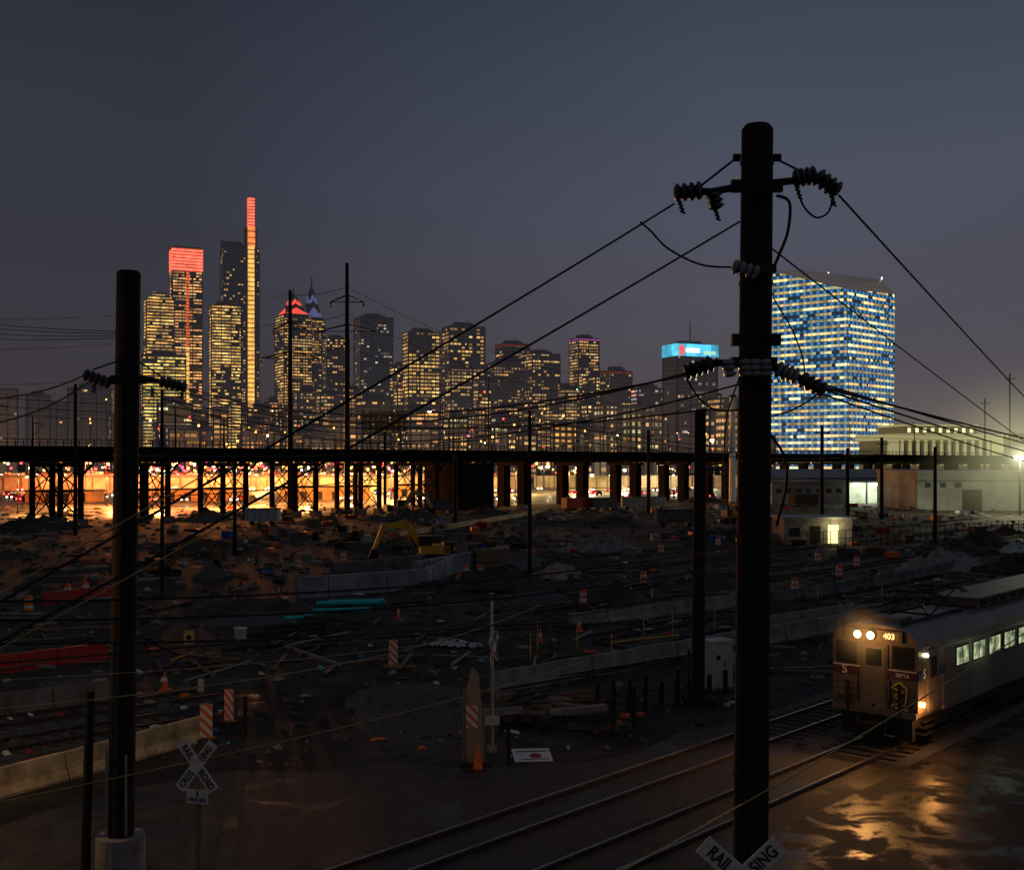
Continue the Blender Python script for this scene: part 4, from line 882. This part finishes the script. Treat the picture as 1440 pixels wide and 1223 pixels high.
def traincar(x0,lead):
    b=MB(); x1=x0+25.6
    pr=[(-1.42,1.15),(1.42,1.15),(1.5,1.35),(1.5,3.5),(1.42,3.75),(1.15,3.98),(.6,4.12),(0,4.16),(-.6,4.12),(-1.15,3.98),(-1.42,3.75),(-1.5,3.5),(-1.5,1.35)]
    b.prism(pr,x0+.12,x1,m_ss,capm=m_ssd)
    for s in (-1,1):
        y=s*1.5
        z=1.42
        while z<3.5:
            if not (2.38<z<3.24):
                ya,yb=(y-.022,y-.001) if s<0 else (y+.001,y+.022)
                b.box(x0+2.2,x1-.2,ya,yb,z,z+.045,m_ss)
            z+=.09
        ya,yb=(y-.012,y-.001) if s<0 else (y+.001,y+.012)
        b.box(x0+2.4,x1-.4,ya,yb,2.4,3.24,m_ssd)
        xx=x0+3.4
        while xx<x1-2.6:
            f0,f1=(y-.03,y-.013) if s<0 else (y+.013,y+.03); g0,g1=(y-.036,y-.031) if s<0 else (y+.031,y+.036)
            b.box(xx-.05,xx+1.15,f0,f1,2.47,3.17,m_under); b.box(xx,xx+1.1,g0,g1,2.52,3.12,m_win)
            h0,h1=(y-.042,y-.037) if s<0 else (y+.037,y+.042); b.box(xx+.53,xx+.57,h0,h1,2.52,3.12,m_under)
            xx+=1.6
        f0,f1=(y-.03,y-.001) if s<0 else (y+.001,y+.03)
        b.box(x0+.9,x0+1.8,f0,f1,1.3,3.35,m_ssd); g0,g1=(y-.04,y-.031) if s<0 else (y+.031,y+.04); b.box(x0+1.1,x0+1.6,g0,g1,2.4,3.1,m_glass if lead else m_win)
        b.box(x0+.12,x0+.85,f0,f1,2.42,2.66,m_blue); b.box(x0+1.85,x0+2.35,f0,f1,2.42,2.66,m_blue)
        b.box(x0+2.2,x1-.2,y-.05 if s<0 else y-.1,y+.1 if s<0 else y+.05,1.18,1.34,m_ssd)
        for k in range(4): b.box(x0+1.0,x0+1.7,s*1.2-.2,s*1.2+.2,.45+k*.22,.5+k*.22,m_under)
    b.box(x0+.5,x1-.2,-1.2,1.2,.75,1.14,m_under); b.box(x0+8.5,x0+17,-1.3,1.3,.35,.74,m_under); b.box(x0+.25,x0+.49,-1.25,1.25,.35,1.14,m_under)
    for bx_ in (x0+4,x1-4):
        for ax in (-1.25,1.25):
            for y in (-.8,.66): b.tube((bx_+ax,y,.57),(bx_+ax,y+.14,.57),.43,.43,m_steel,18)
            b.tube((bx_+ax,-.9,.57),(bx_+ax,.9,.57),.09,.09,m_steel,8)
        for y in (-1.1,1.0): b.box(bx_-1.9,bx_+1.9,y,y+.12,.5,.72,m_under); b.box(bx_-.5,bx_+.5,y-.02,y+.14,.72,.95,m_under)
    b.box(x0+7.2,x1-1.5,-.85,.85,4.1,4.42,m_ssd); b.box(x0+7.0,x1-1.3,-.95,.95,4.43,4.49,m_ssd)
    for k in range(16): b.box(x0+7.6+k*1.05,x0+8.3+k*1.05,-.88,-.851,4.17,4.36,m_under)
    for y in (-.7,.7): b.box(x0+.6,x0+7,y-.03,y+.03,4.12,4.2,m_under)
    b.box(x0+1.0,x0+2.0,-.5,.5,4.1,4.28,m_ssd)
    b.build('car_body',tr)
    b=MB(); fx=x0+.12
    def fb(y0,y1,z0,z1,dx,m,base=0): b.box(fx-dx,fx-base-.001,y0,y1,z0,z1,m)
    fb(-1.48,1.48,2.4,2.66,.02,m_purp); fb(-1.48,1.48,2.67,2.70,.022,m_white); fb(-1.48,1.48,1.15,1.35,.10,m_ssd)
    fb(-.48,.48,1.3,3.5,.05,m_ssd); fb(-.40,.40,1.35,3.44,.07,m_ss,.051); fb(-.28,.28,2.78,3.34,.08,m_glass,.071); fb(-.05,.05,1.4,1.5,.1,m_blackp,.071)
    for s in (-1,1):
        y0,y1=sorted((s*.62,s*1.34)); fb(y0,y1,2.76,3.5,.03,m_blackp); fb(y0+.06,y1-.06,2.82,3.44,.036,m_glass,.031); fb(min(s*.55,s*.58),max(s*.55,s*.58),1.5,2.35,.05,m_blackp)
        b.box(fx-.12,fx-.103,s*.9-.05,s*.9+.05,1.2,2.2,m_blackp); b.path([(fx-.15,s*.56,1.7),(fx-.2,s*.58,1.75),(fx-.2,s*.58,2.3),(fx-.15,s*.56,2.35)],.02,m_ss)
        for k in range(4): fb(min(s*.7,s*1.4),max(s*.7,s*1.4),1.45+k*.22,1.49+k*.22,.02,m_ssd)
    fb(-1.0,1.0,3.62,3.98,.10,m_ssd)
    fb(-.9,-.22,3.68,3.92,.115,e_num_bg,.101)
    for y in (.5,.04):
        b.tube((fx-.1,y,3.8),(fx-.22,y,3.8),.17,.15,m_ss,16); b.tube((fx-.221,y,3.8),(fx-.23,y,3.8),.125,.125,e_head if lead else m_glass,16)
    b.bx((fx-.12,0,.75),(.5,.5,.3),m_under); b.tube((fx,0,.75),(fx-.7,0,.75),.14,.16,m_steel,10); b.bx((fx-.75,0,.75),(.25,.4,.45),m_steel)
    b.path([(fx-.1,.5,1.1),(fx-.35,.5,.6),(fx-.1,.7,.5)],.04,m_blackp); b.path([(fx-.1,-.5,1.1),(fx-.35,-.5,.55),(fx-.1,-.75,.5)],.04,m_blackp)
    for s in (-1,1):
        b.tube((fx-.02,s*1.2,1.62),(fx-.09,s*1.2,1.62),.10,.10,m_ss,12); b.tube((fx-.091,s*1.2,1.62),(fx-.1,s*1.2,1.62),.08,.08,m_glass,12)
    if lead:
        b.tube((x0+.35,-1.50,1.62),(x0+.35,-1.62,1.62),.09,.09,e_mark,12); b.tube((x0+.7,-1.50,3.2),(x0+.7,-1.6,3.2),.06,.06,e_side,10)
        b.tube((x0+.7,-1.54,3.5),(x0+.7,-1.66,3.5),.04,.04,m_ss,8)
    for y in (-.75,.75):
        b.tube((x0+3,y,4.25),(x0+4.6,y*.9,4.62),.03,.03,m_steel,6); b.tube((x0+4.6,y*.9,4.62),(x0+3.2,y*.8,4.95),.03,.03,m_steel,6); b.tube((x0+6.0,y,4.25),(x0+4.4,y*.9,4.66),.03,.03,m_steel,6); b.tube((x0+4.4,y*.9,4.66),(x0+5.8,y*.8,4.97),.03,.03,m_steel,6)
    for k in (3.2,3.5,5.5,5.8): b.path([(x0+k,-1.0,4.85),(x0+k,-.75,4.98),(x0+k,.75,4.98),(x0+k,1.0,4.85)],.03,m_steel)
    b.tube((x0+3,-.75,4.25),(x0+3,.75,4.25),.04,.04,m_steel,6); b.tube((x0+6,-.75,4.25),(x0+6,.75,4.25),.04,.04,m_steel,6); b.tube((x0+3,-.75,4.25),(x0+6,.75,4.25),.03,.03,m_steel,6)
    for k in (3,6):
        for y in (-.7,.7): b.insul((x0+k,y,4.05),(x0+k,y,4.25),2,.09,m_ins,m_steel)
    b.build('cab_end_and_pantograph',tr)
traincar(0,True); traincar(26.2,False); traincar(52.4,False)
RF=Matrix.Rotation(-math.pi/2,4,'Z')@Matrix.Rotation(math.pi/2,4,'X')
text('number_text','403',.27,e_num,Matrix.Translation((-.0,-.56,3.8))@RF,tr)
text('logo','S',.42,m_white,Matrix.Translation((.085,1.05,2.53))@RF,tr)
text('front_lettering','SEPTA',.17,m_white,Matrix.Translation((.095,-.98,2.53))@RF,tr,.002)
text('side_logo','S',.45,m_white,Matrix.Translation((.55,-1.545,2.6))@Matrix.Rotation(math.pi/2,4,'X'),tr)
b=MB(); m_gr=pmat('yellow_spray',(.8,.55,.05),.6)
pts=[(-.62,1.5),(-.95,1.65),(-.7,1.85),(-1.05,2.0),(-.62,2.1),(-.9,2.3),(-1.15,2.1),(-1.1,1.6),(-.75,1.45),(-1.2,1.4)]
b.path([(.085,y,z) for y,z in pts],.03,m_gr,5); b.build('graffiti',tr)
HO=(1,.43,.11)
for y in (.5,.04):
    pl('headlamp',(-.35,y,3.8),230,HO,.12,tr,spot=105,dirv=(-1,0,-.6),blend=.9)
pl('headlamp_spill',(-.75,.1,3.7),30,HO,.15,tr)
pl('marker_lamp',(.35,-1.95,1.5),60,(1,.4,.1),.1,tr)
halo(tr,(-.2,.27,3.8),1.3,(1,.5,.15),.8); halo(tr,(.35,-1.65,1.62),.4,(1,.35,.08),1.0)
for k in range(3): pl('saloon_glow',(6+k*7,-2.0,2.7),5,(.9,1,.65),.4,tr)
